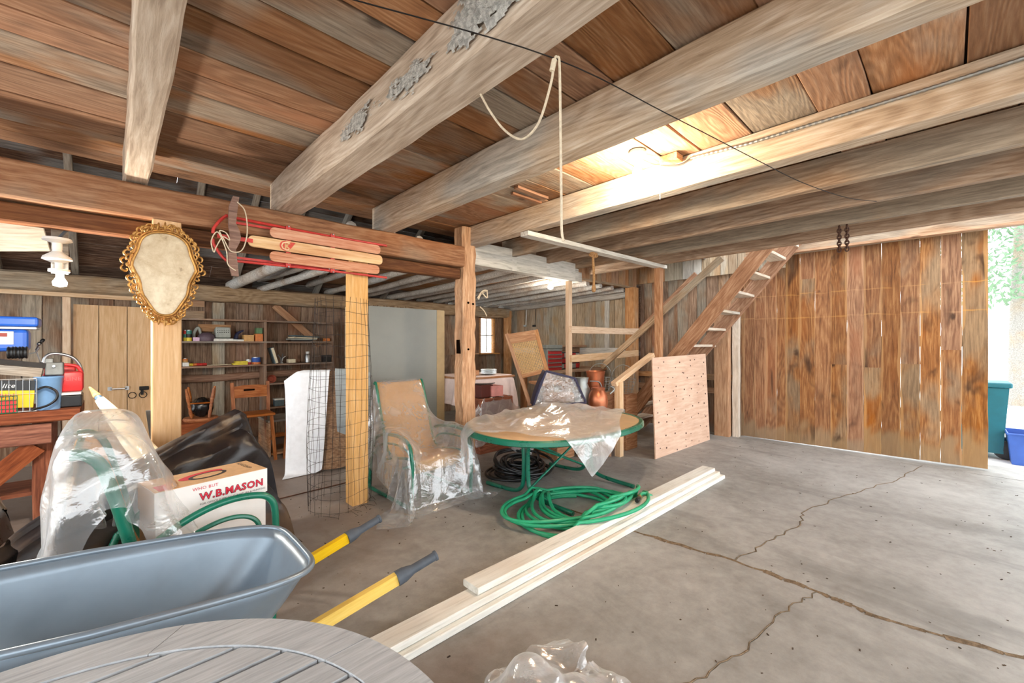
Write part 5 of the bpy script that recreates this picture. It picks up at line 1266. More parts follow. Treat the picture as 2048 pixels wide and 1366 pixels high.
M['cast'] = plain('grey_cast_iron', S(120, 122, 120), 0.5, 0.5, var=0.2)
MB().rbox((-0.35, 5.36, 1.295), (0.11, 0.1, 0.11), 0.01).build('body', M['cast'], jk); MB().rbox((-0.38, 5.36, 1.36), (0.05, 0.08, 0.05), 0.008).build('jaw', M['cast'], jk); MB().tube([(-0.35, 5.28, 1.32), (-0.35, 5.44, 1.32)], 0.01, 8).build('screw', M['steel'], jk)
M['redplastic'] = plain('red_plastic', S(216, 48, 52), 0.4, var=0.06)
dkc = thing('tool_case', 'black tool case with pale lid strip under the gasoline can', 'case', (-0.31, 5.5, ZB))
MB().rbox((-0.315, 5.52, ZB + 0.055), (0.26, 0.3, 0.11), 0.012).build('case_body', M['black'], dkc); MB().rbox((-0.315, 5.5, ZB + 0.12), (0.25, 0.3, 0.02), 0.005).build('case_lid', M['white'], dkc)
g = Vector((-0.305, 5.53, ZB + 0.131)); gcn = thing('gas_can', 'red plastic gasoline can at the right end of the workbench', 'can', g)
MB().rbox(g + Vector((0, 0, 0.09)), (0.25, 0.17, 0.18), 0.025).build('can_body', M['redplastic'], gcn, smooth=True)
b = MB(); b.tube(smooth_path([g + Vector((-0.03, 0, 0.17)), g + Vector((-0.01, 0, 0.235)), g + Vector((0.05, 0, 0.235)), g + Vector((0.09, 0, 0.215)), g + Vector((0.112, 0, 0.16))], 5), 0.014, 10); b.build('can_handle', M['redplastic'], gcn, smooth=True)
MB().lathe([(0.0, 0.04), (0.025, 0.04), (0.03, 0.0), (0.0, 0.0)], g + Vector((-0.08, 0, 0.178)), 14).build('cap', M['redplastic'], gcn, smooth=True)
text('lettering', 'GASOLINE', 0.046, g + Vector((-0.118, -0.0855, 0.10)), (1, 0, 0), (0, 0, 1), plain('embossed_red', S(240, 104, 104), 0.4), gcn, 0.002, 0.0)
cs = thing('chain_saw', 'red chain saw with chrome handle behind the gasoline can', 'chain saw', (-0.36, 5.78, ZB))
MB().rbox((-0.34, 5.78, 1.24), (0.2, 0.14, 0.12), 0.025).build('motor_housing', M['redplastic'], cs, smooth=True); MB().rbox((-0.34, 5.78, 1.065), (0.24, 0.14, 0.23), 0.015).build('saw_body', M['iron'], cs)
b = MB(); b.tube(smooth_path([(-0.45, 5.74, 1.28), (-0.43, 5.74, 1.39), (-0.37, 5.74, 1.42), (-0.27, 5.74, 1.39), (-0.22, 5.75, 1.32), (-0.20, 5.76, 1.24)], 5), 0.014, 10); b.build('saw_handle', M['steel'], cs, smooth=True)
MB().lathe([(0.0, 0), (0.06, 0.0), (0.064, 0.016), (0, 0.024)], (-0.34, 5.78, 1.3), 18).build('starter_cover', M['white'], cs, smooth=True)
M['bluetub'] = plain('pale_blue_plastic', S(120, 160, 204), 0.3, var=0.06)
tb = thing('blue_tub', 'pale blue plastic tub between the wire basket and the gasoline can', 'tub', (-0.385, 5.33, ZB))
MB().lathe([(0.0, 0.0), (0.07, 0.0), (0.085, 0.26), (0.09, 0.265), (0.09, 0.283), (0.08, 0.283), (0.066, 0.02), (0.0, 0.02)], (-0.385, 5.355, ZB), 24).build('tub_wall', M['bluetub'], tb, smooth=True)
b = MB(); b.tube(smooth_path([(-0.44, 5.24, 1.13), (-0.39, 5.235, 1.15), (-0.335, 5.235, 1.11), (-0.33, 5.235, 1.05), (-0.38, 5.235, 0.995), (-0.47, 5.235, 0.965)], 6), 0.009, 8); tag(b.build('short_hose', M['black'], None, smooth=True), 'loop of black hose hanging in front of the blue tub', 'hose')
wbk = thing('wire_basket', 'chrome wire basket of cartons at the front of the workbench', 'basket', (-0.57, 5.29, ZB))
x0, x1, y0, y1, z1 = -0.70, -0.445, 5.235, 5.29, 1.22
for z in (ZB + 0.005, 1.1, z1):
    MB().tube([(x0, y0, z), (x1, y0, z), (x1, y1, z), (x0, y1, z)], 0.0035 if z == z1 else 0.002, 5, closed=True).build('basket_hoop', M['steel'], wbk)
for k in range(8):
    x = x0 + (x1 - x0) * k / 7; MB().tube([(x, y0, z1), (x, y0, ZB + 0.004), (x, y1, ZB + 0.004), (x, y1, z1)], 0.002, 5).build('basket_wire', M['steel'], wbk)
M['yellowbox'] = plain('yellow_carton', S(232, 190, 30), 0.55, var=0.05)
yb_ = thing('yellow_carton', 'yellow and black printed carton standing in the wire basket', 'box', (-0.56, 5.26, ZB))
MB().box((-0.555, 5.265, 1.06), (0.19, 0.036, 0.14), Euler((0, 0.06, 0))).build('carton_body', M['yellowbox'], yb_); MB().box((-0.55, 5.265, 1.17), (0.192, 0.037, 0.08), Euler((0, 0.06, 0))).build('carton_top', M['black'], yb_)
text('lettering', 'BIN', 0.05, (-0.645, 5.246, 1.075), (1, 0, 0), (0, 0, 1), M['redink'], yb_, 0.0, 0.001); text('lettering', 'lite', 0.05, (-0.63, 5.2455, 1.155), (1, 0, 0), (0, 0, 1), M['white'], yb_, 0.0, 0.001, shear=0.3)
M['greenwire'] = plain('green_wire', S(20, 96, 60), 0.4, var=0.1)
gb = thing('berry_basket', 'small green wire basket with red lining in front of the yellow carton', 'basket', (-0.60, 5.215, ZB)); x0, x1, y0, y1 = -0.645, -0.545, 5.21, 5.231
for k in range(6):
    x = x0 + (x1 - x0) * k / 5; MB().tube([(x, y0, ZB + 0.003), (x, y0, ZB + 0.14)], 0.0025, 5).build('basket_wire', M['greenwire'], gb)
for k in range(5):
    z = ZB + 0.004 + 0.034 * k; MB().tube([(x0, y0, z), (x1, y0, z), (x1, y1, z), (x0, y1, z)], 0.0025, 5, closed=True).build('basket_hoop', M['greenwire'], gb)
MB().box(((x0 + x1) / 2, 5.222, ZB + 0.06), (0.085, 0.008, 0.1)).build('red_liner', M['redplastic'], gb)
# ---- under the bench: bag, pipe, rods
M['blackbag'] = plain('black_plastic_bag', S(26, 24, 24), 0.28, var=0.3, scale=6)
M['brownbag'] = plain('brown_film_bag', S(86, 70, 52), 0.3, var=0.35, scale=6)
def hf_bag(x, y):
    return 0.80 * np.exp(-(((x + 0.62) / 0.26) ** 4 + ((y - 3.5) / 0.32) ** 4)) * (1 + 0.08 * np.sin(9 * x) * np.sin(7 * y))
X = drape(hf_bag, [(-1.3, 2.9), (-0.02, 2.9), (-0.02, 4.1), (-1.3, 4.1)], 54, 54, 0.95, steps=90, seed=13, friction=0.4, slack=1.1, wr=0.04)
bgt = thing('rubbish_bag', 'bulging black plastic bag with brown film top at the left edge', 'bag', (-0.55, 3.45, 0)); cloth_obj('bag_film', X, M['blackbag'], bgt)
def hf_bag2(x, y): return hf_bag(x, y) + 0.012
X = drape(hf_bag2, [(-0.9, 3.3), (-0.38, 3.3), (-0.38, 3.8), (-0.9, 3.8)], 36, 36, 1.0, steps=60, seed=14, friction=0.5, slack=1.08, wr=0.02)
cloth_obj('bag_top', X, M['brownbag'], bgt)
pv = thing('plastic_pipe', 'short grey-white elbowed plastic pipe beside the black bag', 'pipe', (-0.15, 3.2, 0.3))
b = MB(); a0 = onD(103, 1052, 2.35); a1 = onD(108, 1010, 2.4); a2 = onD(128, 985, 2.55); a3 = onD(140, 960, 3.3)
b.tube(smooth_path([a0, a0.lerp(a1, 0.6), a1, a2, a3], 4), 0.028, 14, cap=False); b.build('pipe_wall', M['porcelain'], pv, smooth=True, solid=0.004)
for k in range(5):
    rr = random.Random(90 + k)
    p_, q_ = onD(50 + 12 * k, 905 + 9 * k, 3.6), onD(150 + rr.uniform(-12, 12), 862 + 12 * k, 4.4)
    timber('iron_rod', ('topmost', 'second', 'third', 'fourth', 'lowest')[k] + ' of five dark iron rods propped below the workbench', 'rod', M['iron'], p_, q_, 0.014, 0.014, segs=2, jy=0.001)
timber('steel_tool', 'slim grey steel shears leaning at the foot of the pine post', 'tool', M['steel'], (0.33, 4.42, 0.0), (0.20, 4.06, 1.02), 0.03, 0.012, segs=2, jy=0.002)

# ================================================================== SHELVES
M['shelf'] = wood('shelf_wood', S(98, 72, 56), S(146, 116, 96), S(180, 154, 132), grey=S(160, 156, 148), gamt=0.4, var=0.15, knots=0.2)
shf = thing('wall_shelf', 'old wooden wall shelving filled with small odds and ends', 'shelf', (1.77, 7.65, 0))
SX0, SX1, SM = 0.72, 2.82, 1.77; SY = 7.63
ZSH = (1.87, 1.54, 1.18)
for z in ZSH: plank('shelf_board', M['shelf'], (SX0, SY, z), (SX1, SY, z + 0.01), 0.30, 0.025, shf, segs=4, jy=0.002)
for x, w in ((SX0 - 0.02, 0.05), (SM, 0.035), (SX1, 0.035)): plank('upright', M['shelf'], (x, SY + 0.01, 0.0), (x, SY + 0.01, 1.9), 0.28, w, shf, up=(1, 0, 0), segs=4, jy=0.002)
plank('shelf_board', M['shelf'], (SM, SY, 0.88), (SX1, SY, 0.88), 0.3, 0.025, shf, segs=2); plank('shelf_board', M['shelf'], (SM, SY, 0.5), (SX1, SY, 0.5), 0.3, 0.025, shf, segs=2)
for k, (z, w) in enumerate(((2.12, 0.1), (1.945, 0.12))):
    timber('shelf_offcut', ('upper', 'lower')[k] + ' short orange board stored above the top shelf', 'board', M['band'], (0.62, 7.76, z), (1.02, 7.76, z), 0.02, w, segs=1)
def colr(n, r, g_, b_, rough=0.55): M[n] = plain(n, S(r, g_, b_), rough, var=0.1, scale=30); return M[n]
for n, r, g_, b_ in (('it_yellow', 224, 200, 60), ('it_teal', 60, 130, 120), ('it_red', 190, 50, 44), ('it_pink', 214, 180, 206), ('it_purple', 96, 78, 88), ('it_grey', 168, 172, 164), ('it_cream', 226, 214, 184), ('it_navy', 40, 44, 74), ('it_tan', 204, 158, 96), ('it_green', 92, 124, 84), ('it_blue', 40, 80, 160), ('it_slate', 92, 112, 118), ('it_black', 34, 32, 32), ('it_white', 226, 224, 216), ('it_orange', 212, 124, 60)): colr(n, r, g_, b_)
def sx(px, Y=7.56): v = ray(px, 690); return v.x * Y / v.y
PX = 7.55 / 840 * 0 + 1
def small_box(name, label, px0, px1, h, z, mat, cat='box', Y=7.56, d=0.12, lid=None, rz_=0.0):
    a, b_ = sx(px0, Y), sx(px1, Y); t_ = thing(name, label, cat, ((a + b_) / 2, Y, z))
    MB().rbox(((a + b_) / 2, Y + d / 2 - 0.06, z + h / 2 * (0.8 if lid else 1)), (b_ - a, d, h * (0.8 if lid else 1)), 0.003, Euler((0, rz_, 0))).build('box_body', M[mat], t_)
    if lid: MB().rbox(((a + b_) / 2, Y + d / 2 - 0.06, z + h * 0.9), (b_ - a + 0.008, d + 0.008, h * 0.2), 0.003).build('lid', M[lid], t_)
    return t_
def small_can(name, label, px, r, h, z, mats, cat='can', Y=7.58):
    x = sx(px, Y); t_ = thing(name, label, cat, (x, Y, z))
    n_ = len(mats)
    for k, m_ in enumerate(mats):
        MB().lathe([(0.0, h * k / n_), (r, h * k / n_), (r, h * (k + 1) / n_), (0.0, h * (k + 1) / n_)], (x, Y, z), 16).build('can_band', M[m_], t_, smooth=True)
    MB().lathe([(0, 0.0), (r * 0.92, 0.0), (r * 0.92, 0.008), (0, 0.008)], (x, Y, z + h), 16).build('can_lid', M['steel'], t_, smooth=True)
    return t_
Z1, Z2, Z3 = ZSH[0] + 0.018, ZSH[1] + 0.016, ZSH[2] + 0.016
small_can('spray_can', 'slim can with red cap on the left end of the second shelf', 371, 0.024, 0.15, Z2, ('it_yellow', 'it_teal', 'it_red'))
small_can('paint_can', 'stubby can with yellow label beside the slim red-capped can', 378, 0.032, 0.15, Z2, ('it_yellow', 'it_black', 'it_teal'), Y=7.53)
small_box('soap_box', 'pale lilac box on the second shelf', 385, 398, 0.055, Z2, 'it_pink')
x = sx(393, 7.66); b = MB(); b.tube(smooth_path([(x - 0.02, 7.66, Z2), (x - 0.03, 7.66, Z2 + 0.12), (x + 0.02, 7.66, Z2 + 0.2), (x + 0.05, 7.66, Z2 + 0.1)], 5), 0.02, 8); tag(b.build('grey_rag', M['it_grey'], None, smooth=True), 'twisted grey rag behind the lilac box', 'rag')
x = sx(413, 7.58); b = MB(); rr = random.Random(5)
b.lathe([(0.0, 0.0), (0.10, 0.0), (0.115, 0.04), (0.10, 0.09), (0.05, 0.125), (0.0, 0.13)], (x, 7.58, Z2), 18); tag(b.build('wool_bundle', M['it_purple'], None, smooth=True), 'dusky purple bundle of cloth on the second shelf', 'cloth')
timber('shelf_board_offcut', 'orange wooden offcut standing behind the purple bundle', 'board', M['band'], (sx(396, 7.74), 7.74, Z2 + 0.2), (sx(462, 7.74), 7.74, Z2 + 0.2), 0.02, 0.11, segs=1)
rd = thing('adding_machine', 'grey old adding machine with keys on the second shelf', 'machine', (sx(447), 7.58, Z2)); x = sx(446)
MB().rbox((x, 7.60, Z2 + 0.02), (0.25, 0.2, 0.04), 0.008).build('base', M['it_white'], rd); MB().rbox((x, 7.61, Z2 + 0.12), (0.19, 0.16, 0.16), 0.015, Euler((-0.2, 0, 0))).build('machine_body', M['it_grey'], rd)
for i in range(6):
    for j in range(3): MB().rbox((x - 0.07 + 0.027 * i, 7.535 + 0.006 * j, Z2 + 0.13 + 0.025 * j), (0.014, 0.012, 0.014), 0.003).build('key', M['it_black'], rd)
small_box('small_carton', 'flat white and blue carton on the second shelf', 465, 486, 0.035, Z2, 'it_white', lid='it_slate')
x = sx(480, 7.6); b = MB(); b.tube(smooth_path([(x - 0.05, 7.62, Z2 + 0.04), (x - 0.03, 7.62, Z2 + 0.12), (x + 0.05, 7.62, Z2 + 0.17)], 4), 0.03, 8, rad=[0.035 - 0.003 * k for k in range(9)]); tag(b.build('navy_cap', M['it_navy'], None, smooth=True), 'dark navy cap propped on the second shelf', 'cap')
small_box('tan_box', 'tan lidded cardboard box on the second shelf', 486, 506, 0.10, Z2, 'it_tan', lid='it_tan')
small_box('dented_box', 'pale dented carton by the shelf divider', 509, 524, 0.12, Z2, 'it_orange')
small_box('green_tin', 'dull green tin stacked on the pale dented carton', 511, 523, 0.09, Z2 + 0.122, 'it_green', cat='tin')
pp_ = thing('paper_stack', 'low stack of folded papers and binders on the right second shelf', 'papers', (sx(600), 7.6, Z2 + 0.01))
for k, (m_, w) in enumerate((('it_black', 0.34), ('it_grey', 0.42), ('it_cream', 0.4), ('it_slate', 0.44))):
    MB().box((sx(602) + 0.02 * k, 7.6, Z2 + 0.016 + 0.024 * k), (w, 0.2, 0.02), Euler((0, 0.02 * (k - 1), 0.1 * k))).build('paper', M[m_], pp_)
small_box('end_carton', 'small reddish carton at the right end of the second shelf', 648, 658, 0.05, Z2 + 0.01, 'it_orange')
small_box('lilac_grey_box', 'pale grey box at the left end of the third shelf', 364, 377, 0.055, Z3, 'it_white')
small_can('brown_jar', 'squat brown jar stacked on the pale grey box', 370, 0.035, 0.05, Z3 + 0.057, ('it_tan', 'it_orange'), cat='jar')
for k, (px, m_) in enumerate(((383, 'it_yellow'), (391, 'it_orange'), (398, 'it_red'), (407, 'it_red'))):
    x = sx(px, 7.54); b = MB(); b.tube([(x - 0.03, 7.54, Z3 + 0.022), (x + 0.035, 7.56, Z3 + 0.022)], 0.02, 10); tag(b.build('yarn_spool', M[m_], None, smooth=True), ('yellow', 'orange', 'red', 'second red')[k] + ' spool lying on the third shelf', 'spool', 'spools on the third shelf')
for k in range(4):
    x = sx(425 + 9 * k, 7.55); timber('loose_stick', ('first', 'second', 'third', 'fourth')[k] + ' from the left of four thin pale sticks on the third shelf', 'stick', M['it_cream'], (x - 0.07, 7.5 + 0.02 * k, Z3 + 0.008 + 0.0 * k), (x + 0.08, 7.56 + 0.02 * k, Z3 + 0.008), 0.008, 0.008, segs=1, jy=0)
for k in range(2): small_box('yellow_packet', ('lower', 'upper')[k] + ' yellow packet stacked on the third shelf', 465 + 4 * k, 494, 0.028, Z3 + 0.0285 * k, 'it_yellow')
small_can('red_tin', 'small red and white tin on the third shelf', 497, 0.035, 0.075, Z3, ('it_red', 'it_white'), cat='tin')
small_can('coffee_can', 'blue coffee can with red print by the shelf divider', 512, 0.062, 0.105, Z3, ('it_orange', 'it_blue', 'it_blue'))
bk = thing('green_book', 'slate green book leaning against the shelf divider', 'book', (sx(546), 7.6, Z3))
MB().box((sx(543, 7.6) + 0.02, 7.6, Z3 + 0.135), (0.05, 0.18, 0.26), Euler((0, 0.28 * -1, 0))).build('book_cover', M['it_slate'], bk); MB().box((sx(543, 7.6) + 0.022, 7.505, Z3 + 0.135), (0.036, 0.012, 0.25), Euler((0, -0.28, 0))).build('page_block', M['it_cream'], bk)
fc = thing('tap_fitting', 'tangle of chrome tap fittings on the third shelf', 'fitting', (sx(565), 7.58, Z3)); x = sx(563, 7.58)
for k in range(5):
    a = k * 1.2; MB().tube([(x, 7.58, Z3 + 0.012), (x + 0.02 * math.cos(a), 7.58 + 0.02 * math.sin(a), Z3 + 0.09), (x + 0.06 * math.cos(a), 7.58 + 0.05 * math.sin(a), Z3 + 0.12 + 0.01 * k)], 0.008, 6).build('fitting_arm', M['steel'], fc, smooth=True)
MB().lathe([(0.0, 0.0), (0.03, 0.0), (0.02, 0.03), (0.0, 0.03)], (x, 7.58, Z3), 12).build('fitting_base', M['steel'], fc, smooth=True)
small_box('cream_box', 'small cream box on the right third shelf', 575, 589, 0.06, Z3 + 0.01, 'it_cream')
ts = thing('steel_flask', 'silver steel flask on the right third shelf', 'flask', (sx(615), 7.58, Z3))
MB().lathe([(0.0, 0.0), (0.042, 0.0), (0.045, 0.12), (0.03, 0.145), (0.0, 0.145)], (sx(615, 7.58), 7.58, Z3 + 0.01), 18).build('flask_body', M['steel'], ts, smooth=True); MB().lathe([(0.0, 0.0), (0.03, 0.0), (0.03, 0.035), (0.0, 0.04)], (sx(615, 7.58), 7.58, Z3 + 0.155), 16).build('flask_cap', M['white'], ts, smooth=True)
small_box('dark_tool_case', 'dark tool case at the right end of the third shelf', 645, 660, 0.12, Z3 + 0.01, 'it_black', cat='case')
small_box('red_white_carton', 'black carton with red stripe below the third shelf', 586, 600, 0.08, 0.895, 'it_black', lid='it_red', Y=7.6)
x = sx(541, 7.58); b = MB(); b.lathe([(0.04, 0.0), (0.065, 0.06), (0.06, 0.06), (0.036, 0.004)], (x, 7.56, 0.955), 18, (0, -1, 0.1)); tag(b.build('clay_pot', plain('terracotta', S(150, 70, 48), 0.8), None, smooth=True), 'terracotta pot lying on its side on the lower shelf', 'pot')
small_box('clear_tub', 'clear lidded tub on the lowest shelf beside the white cloth', 548, 566, 0.12, 0.515, 'it_slate', lid='it_white')
small_box('orange_tray', 'low orange tray under the clear tub', 546, 568, 0.05, 0.02, 'it_orange', Y=7.55)

# ---- wooden chairs in front of the shelves
M['chairwood'] = wood('chair_wood', S(96, 52, 30), S(156, 94, 58), S(194, 134, 92), var=0.1, knots=0.0, rough=0.45)
scx = thing('school_chair', 'old brown wooden chair with a slotted back board before the shelves', 'chair', (1.3, 6.35, 0))
cx, cy, rz_ = 1.36, 6.3, 0.0
MB().rbox((cx, cy, 0.60), (0.40, 0.40, 0.035), 0.012).build('seat', M['chairwood'], scx)
pl_ = [(-0.19, 0.0), (0.19, 0.0), (0.19, 0.15), (0.08, 0.165), (-0.08, 0.165), (-0.19, 0.15)]
b = MB(); b.prism(pl_, (cx, cy + 0.2, 0.80), (1, 0, 0), (0, 0.1, 1), 0.022); bb = b.build('backrest', M['chairwood'], scx); MB().rbox((cx - 0.02, cy + 0.19, 0.90), (0.13, 0.012, 0.025), 0.01).build('hand_slot', M['hole'], bb)
for s in (-1, 1):
    plank('back_post', M['chairwood'], (cx + s * 0.2, cy + 0.16, 0.6), (cx + s * 0.21, cy + 0.24, 1.0), 0.04, 0.025, scx, up=(0, 1, 0), segs=2, jy=0)
    for t_ in (-1, 1): plank('leg', M['chairwood'], (cx + s * 0.2, cy + t_ * 0.19, 0.0), (cx + s * 0.16, cy + t_ * 0.15, 0.585), 0.035, 0.035, scx, up=(0, 1, 0), segs=2, jy=0)
    MB().tube([(cx + s * 0.185, cy - 0.17, 0.25), (cx + s * 0.185, cy + 0.17, 0.25)], 0.012, 8).build('stretcher', M['chairwood'], scx, smooth=True)
for k in range(2):
    timber('wooden_lath', ('left', 'right')[k] + ' of two loose brown laths propped upright against the brown chair', 'board', M['chairwood'], (cx + 0.30 + 0.07 * k, cy - 0.22, 0.0), (cx + 0.42 + 0.09 * k, cy - 0.05, 1.0 - 0.04 * k), 0.04, 0.02, up=(0, 1, 0), segs=2, jy=0)
stl = thing('spindle_stool', 'upturned spindle-legged stool lying against the shelves', 'stool', (0.92, 6.35, 0)); q = Vector((0.80, 6.35, 0.58))
MB().lathe([(0.0, 0.0), (0.17, 0.0), (0.18, 0.02), (0.17, 0.04), (0.0, 0.04)], q, 24).build('seat', M['chairwood'], stl, smooth=True)
lg = []
for k in range(4):
    a = 0.6 + k * math.pi / 2; p_ = q + Vector((0.12 * math.cos(a), 0.12 * math.sin(a), 0.04)); e = q + Vector((0.19 * math.cos(a), 0.19 * math.sin(a), 0.40)); d = e - p_; lg.append((p_, e))
    MB().tube([p_ + d * (i / 10) for i in range(11)], 0.016, 8, rad=[0.014, 0.016, 0.02, 0.013, 0.019, 0.013, 0.02, 0.019, 0.017, 0.014, 0.012]).build('leg', M['chairwood'], stl, smooth=True)
for k in range(4): MB().tube([lg[k][0].lerp(lg[k][1], 0.5), lg[(k + 1) % 4][0].lerp(lg[(k + 1) % 4][1], 0.5)], 0.009, 6).build('stretcher', M['chairwood'], stl, smooth=True)
tag(MB().rbox((0.80, 6.35, 0.29), (0.5, 0.4, 0.58), 0.01).build('dark_crate', M['bench'], None), 'dark wooden crate under the upturned stool', 'crate')
def hf_b(x, y): return 0.66 + 0.16 * np.exp(-(((x - 0.82) / 0.1) ** 2 + ((y - 6.35) / 0.09) ** 2))
b = MB(); rr = random.Random(6); P = []
for i in range(17):
    row = []
    for j in range(25):
        th, ph = math.pi * i / 16, 2 * math.pi * j / 24; r_ = 0.115 * (1 + 0.16 * mnoise.noise(Vector((math.sin(th) * math.cos(ph) * 3, math.sin(th) * math.sin(ph) * 3, math.cos(th) * 3))) + 0.08 * mnoise.noise(Vector((math.cos(ph) * 9, math.sin(ph) * 9, th * 5))))
        row.append(Vector((0.81 + r_ * math.sin(th) * math.cos(ph), 6.35 + r_ * math.sin(th) * math.sin(ph) * 0.9, 0.74 + r_ * math.cos(th))))
    P.append(row)
b.grid(P); tag(b.build('dark_bag', M['blackbag'], None, smooth=True), 'small shiny black bag sitting between the stool legs', 'bag')
cr = thing('wood_crate', 'open pale wooden crate on the floor left of the white cloth', 'crate', (1.72, 6.5, 0))
for s in (-1, 1): plank('side_board', M['stair'], (1.78 + s * 0.24, 6.3, 0.23), (1.78 + s * 0.24, 6.85, 0.23), 0.025, 0.46, cr, segs=2, jy=0.001)
plank('top_board', M['rafter'], (1.52, 6.58, 0.475), (2.04, 6.58, 0.475), 0.56, 0.025, cr, segs=2, jy=0.001); plank('bottom_board', M['stair'], (1.55, 6.58, 0.03), (2.0, 6.58, 0.03), 0.52, 0.03, cr, segs=2, jy=0.001)
# ================================================================== BACK ROOM ON THE RIGHT
def vbox(name, label, cat, px0, px1, py0, py1, d, depth, mat, lid=None):
    """carton facing the viewer's side of the room; returns its Empty"""
    a = onD(px0, py1, d); b_ = onD(px1, py1, d); h = (py1 - py0) / FOC * d; w = (px1 - px0) / FOC * d
    return a, b_, h, w
# table under a pale cloth
M['pinkcloth'] = plain('pinkish_white_cloth', S(232, 216, 214), 0.85, var=0.05, scale=10)
bt = thing('cloth_table', 'table under a pinkish white cloth behind the middle post', 'table', (4.05, 5.2, 0))
plank('table_top', M['stair'], (3.75, 5.35, 1.0), (4.75, 5.35, 1.0), 0.9, 0.03, bt, segs=2)
for x in (3.82, 4.68):
    for y in (4.97, 5.73): plank('leg', M['stair'], (x, y, 0), (x, y, 0.985), 0.05, 0.05, bt, up=(0, 1, 0), segs=1)
X = drape(hbox(3.75, 4.75, 4.9, 5.8, 1.017, 0.03), [(3.4, 4.5), (5.08, 4.5), (5.08, 6.15), (3.4, 6.15)], 46, 46, 1.06, steps=80, seed=21, friction=0.4)
tag(cloth_obj('table_cloth', X, M['pinkcloth']), 'pinkish white cloth over the table behind the middle post', 'cloth')
pls = thing('plate_stack', 'stack of glass plates on the cloth-covered table', 'plates', (4.45, 5.35, 1.03)); q = Vector((4.36, 5.1, 1.032))
M['plate'] = M['plate']; M['china'] = plain('pale_glass', S(206, 214, 216), 0.15, var=0.05)
for k in range(5): MB().lathe([(0.0, 0.0), (0.06, 0.002), (0.13, 0.016), (0.13, 0.02), (0.06, 0.008), (0.0, 0.006)], q + Vector((0, 0, 0.016 * k)), 22).build('dish', M['china'], pls, smooth=True)
b = MB(); b.rbox((4.07, 5.12, 1.07), (0.15, 0.1, 0.08), 0.01); tag(b.build('wooden_block', M['stair'], None), 'small wooden block beside the plate stack', 'block')
# lower chest with dark and pink boxes, plastic over it
tag(MB().rbox((3.95, 4.62, 0.38), (0.62, 0.36, 0.76), 0.01).build('low_chest', M['bench'], None), 'low wooden chest in front of the cloth-covered table', 'chest')
bxp = thing('brown_pink_box', 'open box with dark brown side and pink front on the low chest', 'box', (3.9, 4.55, 0.77))
MB().rbox((3.80, 4.6, 0.855), (0.24, 0.22, 0.17), 0.004, Euler((0, 0, 0.1))).build('dark_side', plain('maroon_board', S(86, 36, 28), 0.6), bxp); MB().rbox((3.99, 4.575, 0.845), (0.2, 0.23, 0.15), 0.004, Euler((0, 0, -0.12))).build('pink_front', plain('pink_board', S(206, 138, 132), 0.6), bxp)
for k in range(7): MB().box((3.76 + 0.035 * k, 4.6, 0.945), (0.03, 0.18, 0.012), Euler((0, 0.2, 0.3 * k))).build('dark_tile', plain('dark_print', S(60, 44, 36), 0.5), bxp)
X = drape(hbox(3.64, 4.26, 4.44, 4.8, 0.765, 0.03), [(3.5, 4.15), (4.5, 4.15), (4.5, 4.56), (3.5, 4.56)], 36, 24, 0.8, steps=70, seed=22, friction=0.5, slack=1.05, pins=[(i, 23, (3.5 + i / 35.0, 4.49, 0.775 if 4 < i < 28 else 0.6)) for i in range(0, 36, 3)])
tag(cloth_obj('plastic_sheet', X, M['film']), 'white plastic sheet hanging off the low chest behind the patio table', 'plastic sheet')
# cane-backed rocking chair on a crate
M['cane'] = plain('woven_cane', S(206, 168, 116), 0.8, var=0.1, scale=40)
M['canechair'] = wood('cane_chair_wood', S(142, 92, 56), S(184, 130, 86), S(212, 166, 122), var=0.08, knots=0, rough=0.5)
rc = thing('cane_chair', 'wooden chair with woven cane back standing beyond the patio table', 'chair', (4.85, 4.55, 0.5))
Dc = 6.15
TL, TR = onD(1013, 668, Dc + 0.15), onD(1072, 660, Dc); BL, BR = onD(1042, 755, Dc + 0.0), onD(1094, 742, Dc - 0.18); FLr, FRr = onD(1053, 815, Dc - 0.05), onD(1108, 815, Dc - 0.3)
pn = (TR - TL).cross(BL - TL).normalized()
plank('back_post', M['canechair'], TL, TL + (BL - TL) * 1.62, 0.05, 0.035, rc, up=pn, segs=3, jy=0.001); plank('back_post', M['canechair'], TR, TR + (BR - TR) * 1.62, 0.05, 0.035, rc, up=pn, segs=3, jy=0.001)
plank('top_rail', M['canechair'], TL.lerp(BL, 0.12), TR.lerp(BR, 0.12), 0.15, 0.025, rc, up=pn, segs=2, jy=0.001); plank('lower_rail', M['canechair'], TL.lerp(BL, 0.98), TR.lerp(BR, 0.98), 0.06, 0.025, rc, up=pn, segs=2, jy=0.001)
b = MB(); nU, nV_ = 15, 22
def cp(u, v): return TL.lerp(BL, 0.2 + 0.76 * v).lerp(TR.lerp(BR, 0.2 + 0.76 * v), 0.05 + 0.9 * u)
for i in range(nU + 1): b.bar(cp(i / nU, 0), cp(i / nU, 1), 0.012, 0.003, pn)
for j in range(nV_ + 1): b.bar(cp(0, j / nV_), cp(1, j / nV_), 0.012, 0.004, pn)
o = b.build('cane_weave', M['cane'], rc); o['kind'] = 'stuff'
sc_ = (BL + BR) / 2; seat_f = Vector((0.25, -0.42, 0))
MB().rbox(sc_ + Vector((0.12, -0.2, -0.12)), (0.48, 0.46, 0.035), 0.01, Euler((0, 0, -0.45))).build('seat', M['canechair'], rc)
for dx, dy in ((0.18, -0.45), (0.42, -0.2)): plank('leg', M['canechair'], sc_ + Vector((dx, dy, -0.14)), Vector((sc_.x + dx, sc_.y + dy, 0.52)), 0.04, 0.04, rc, up=(0, 1, 0), segs=1)
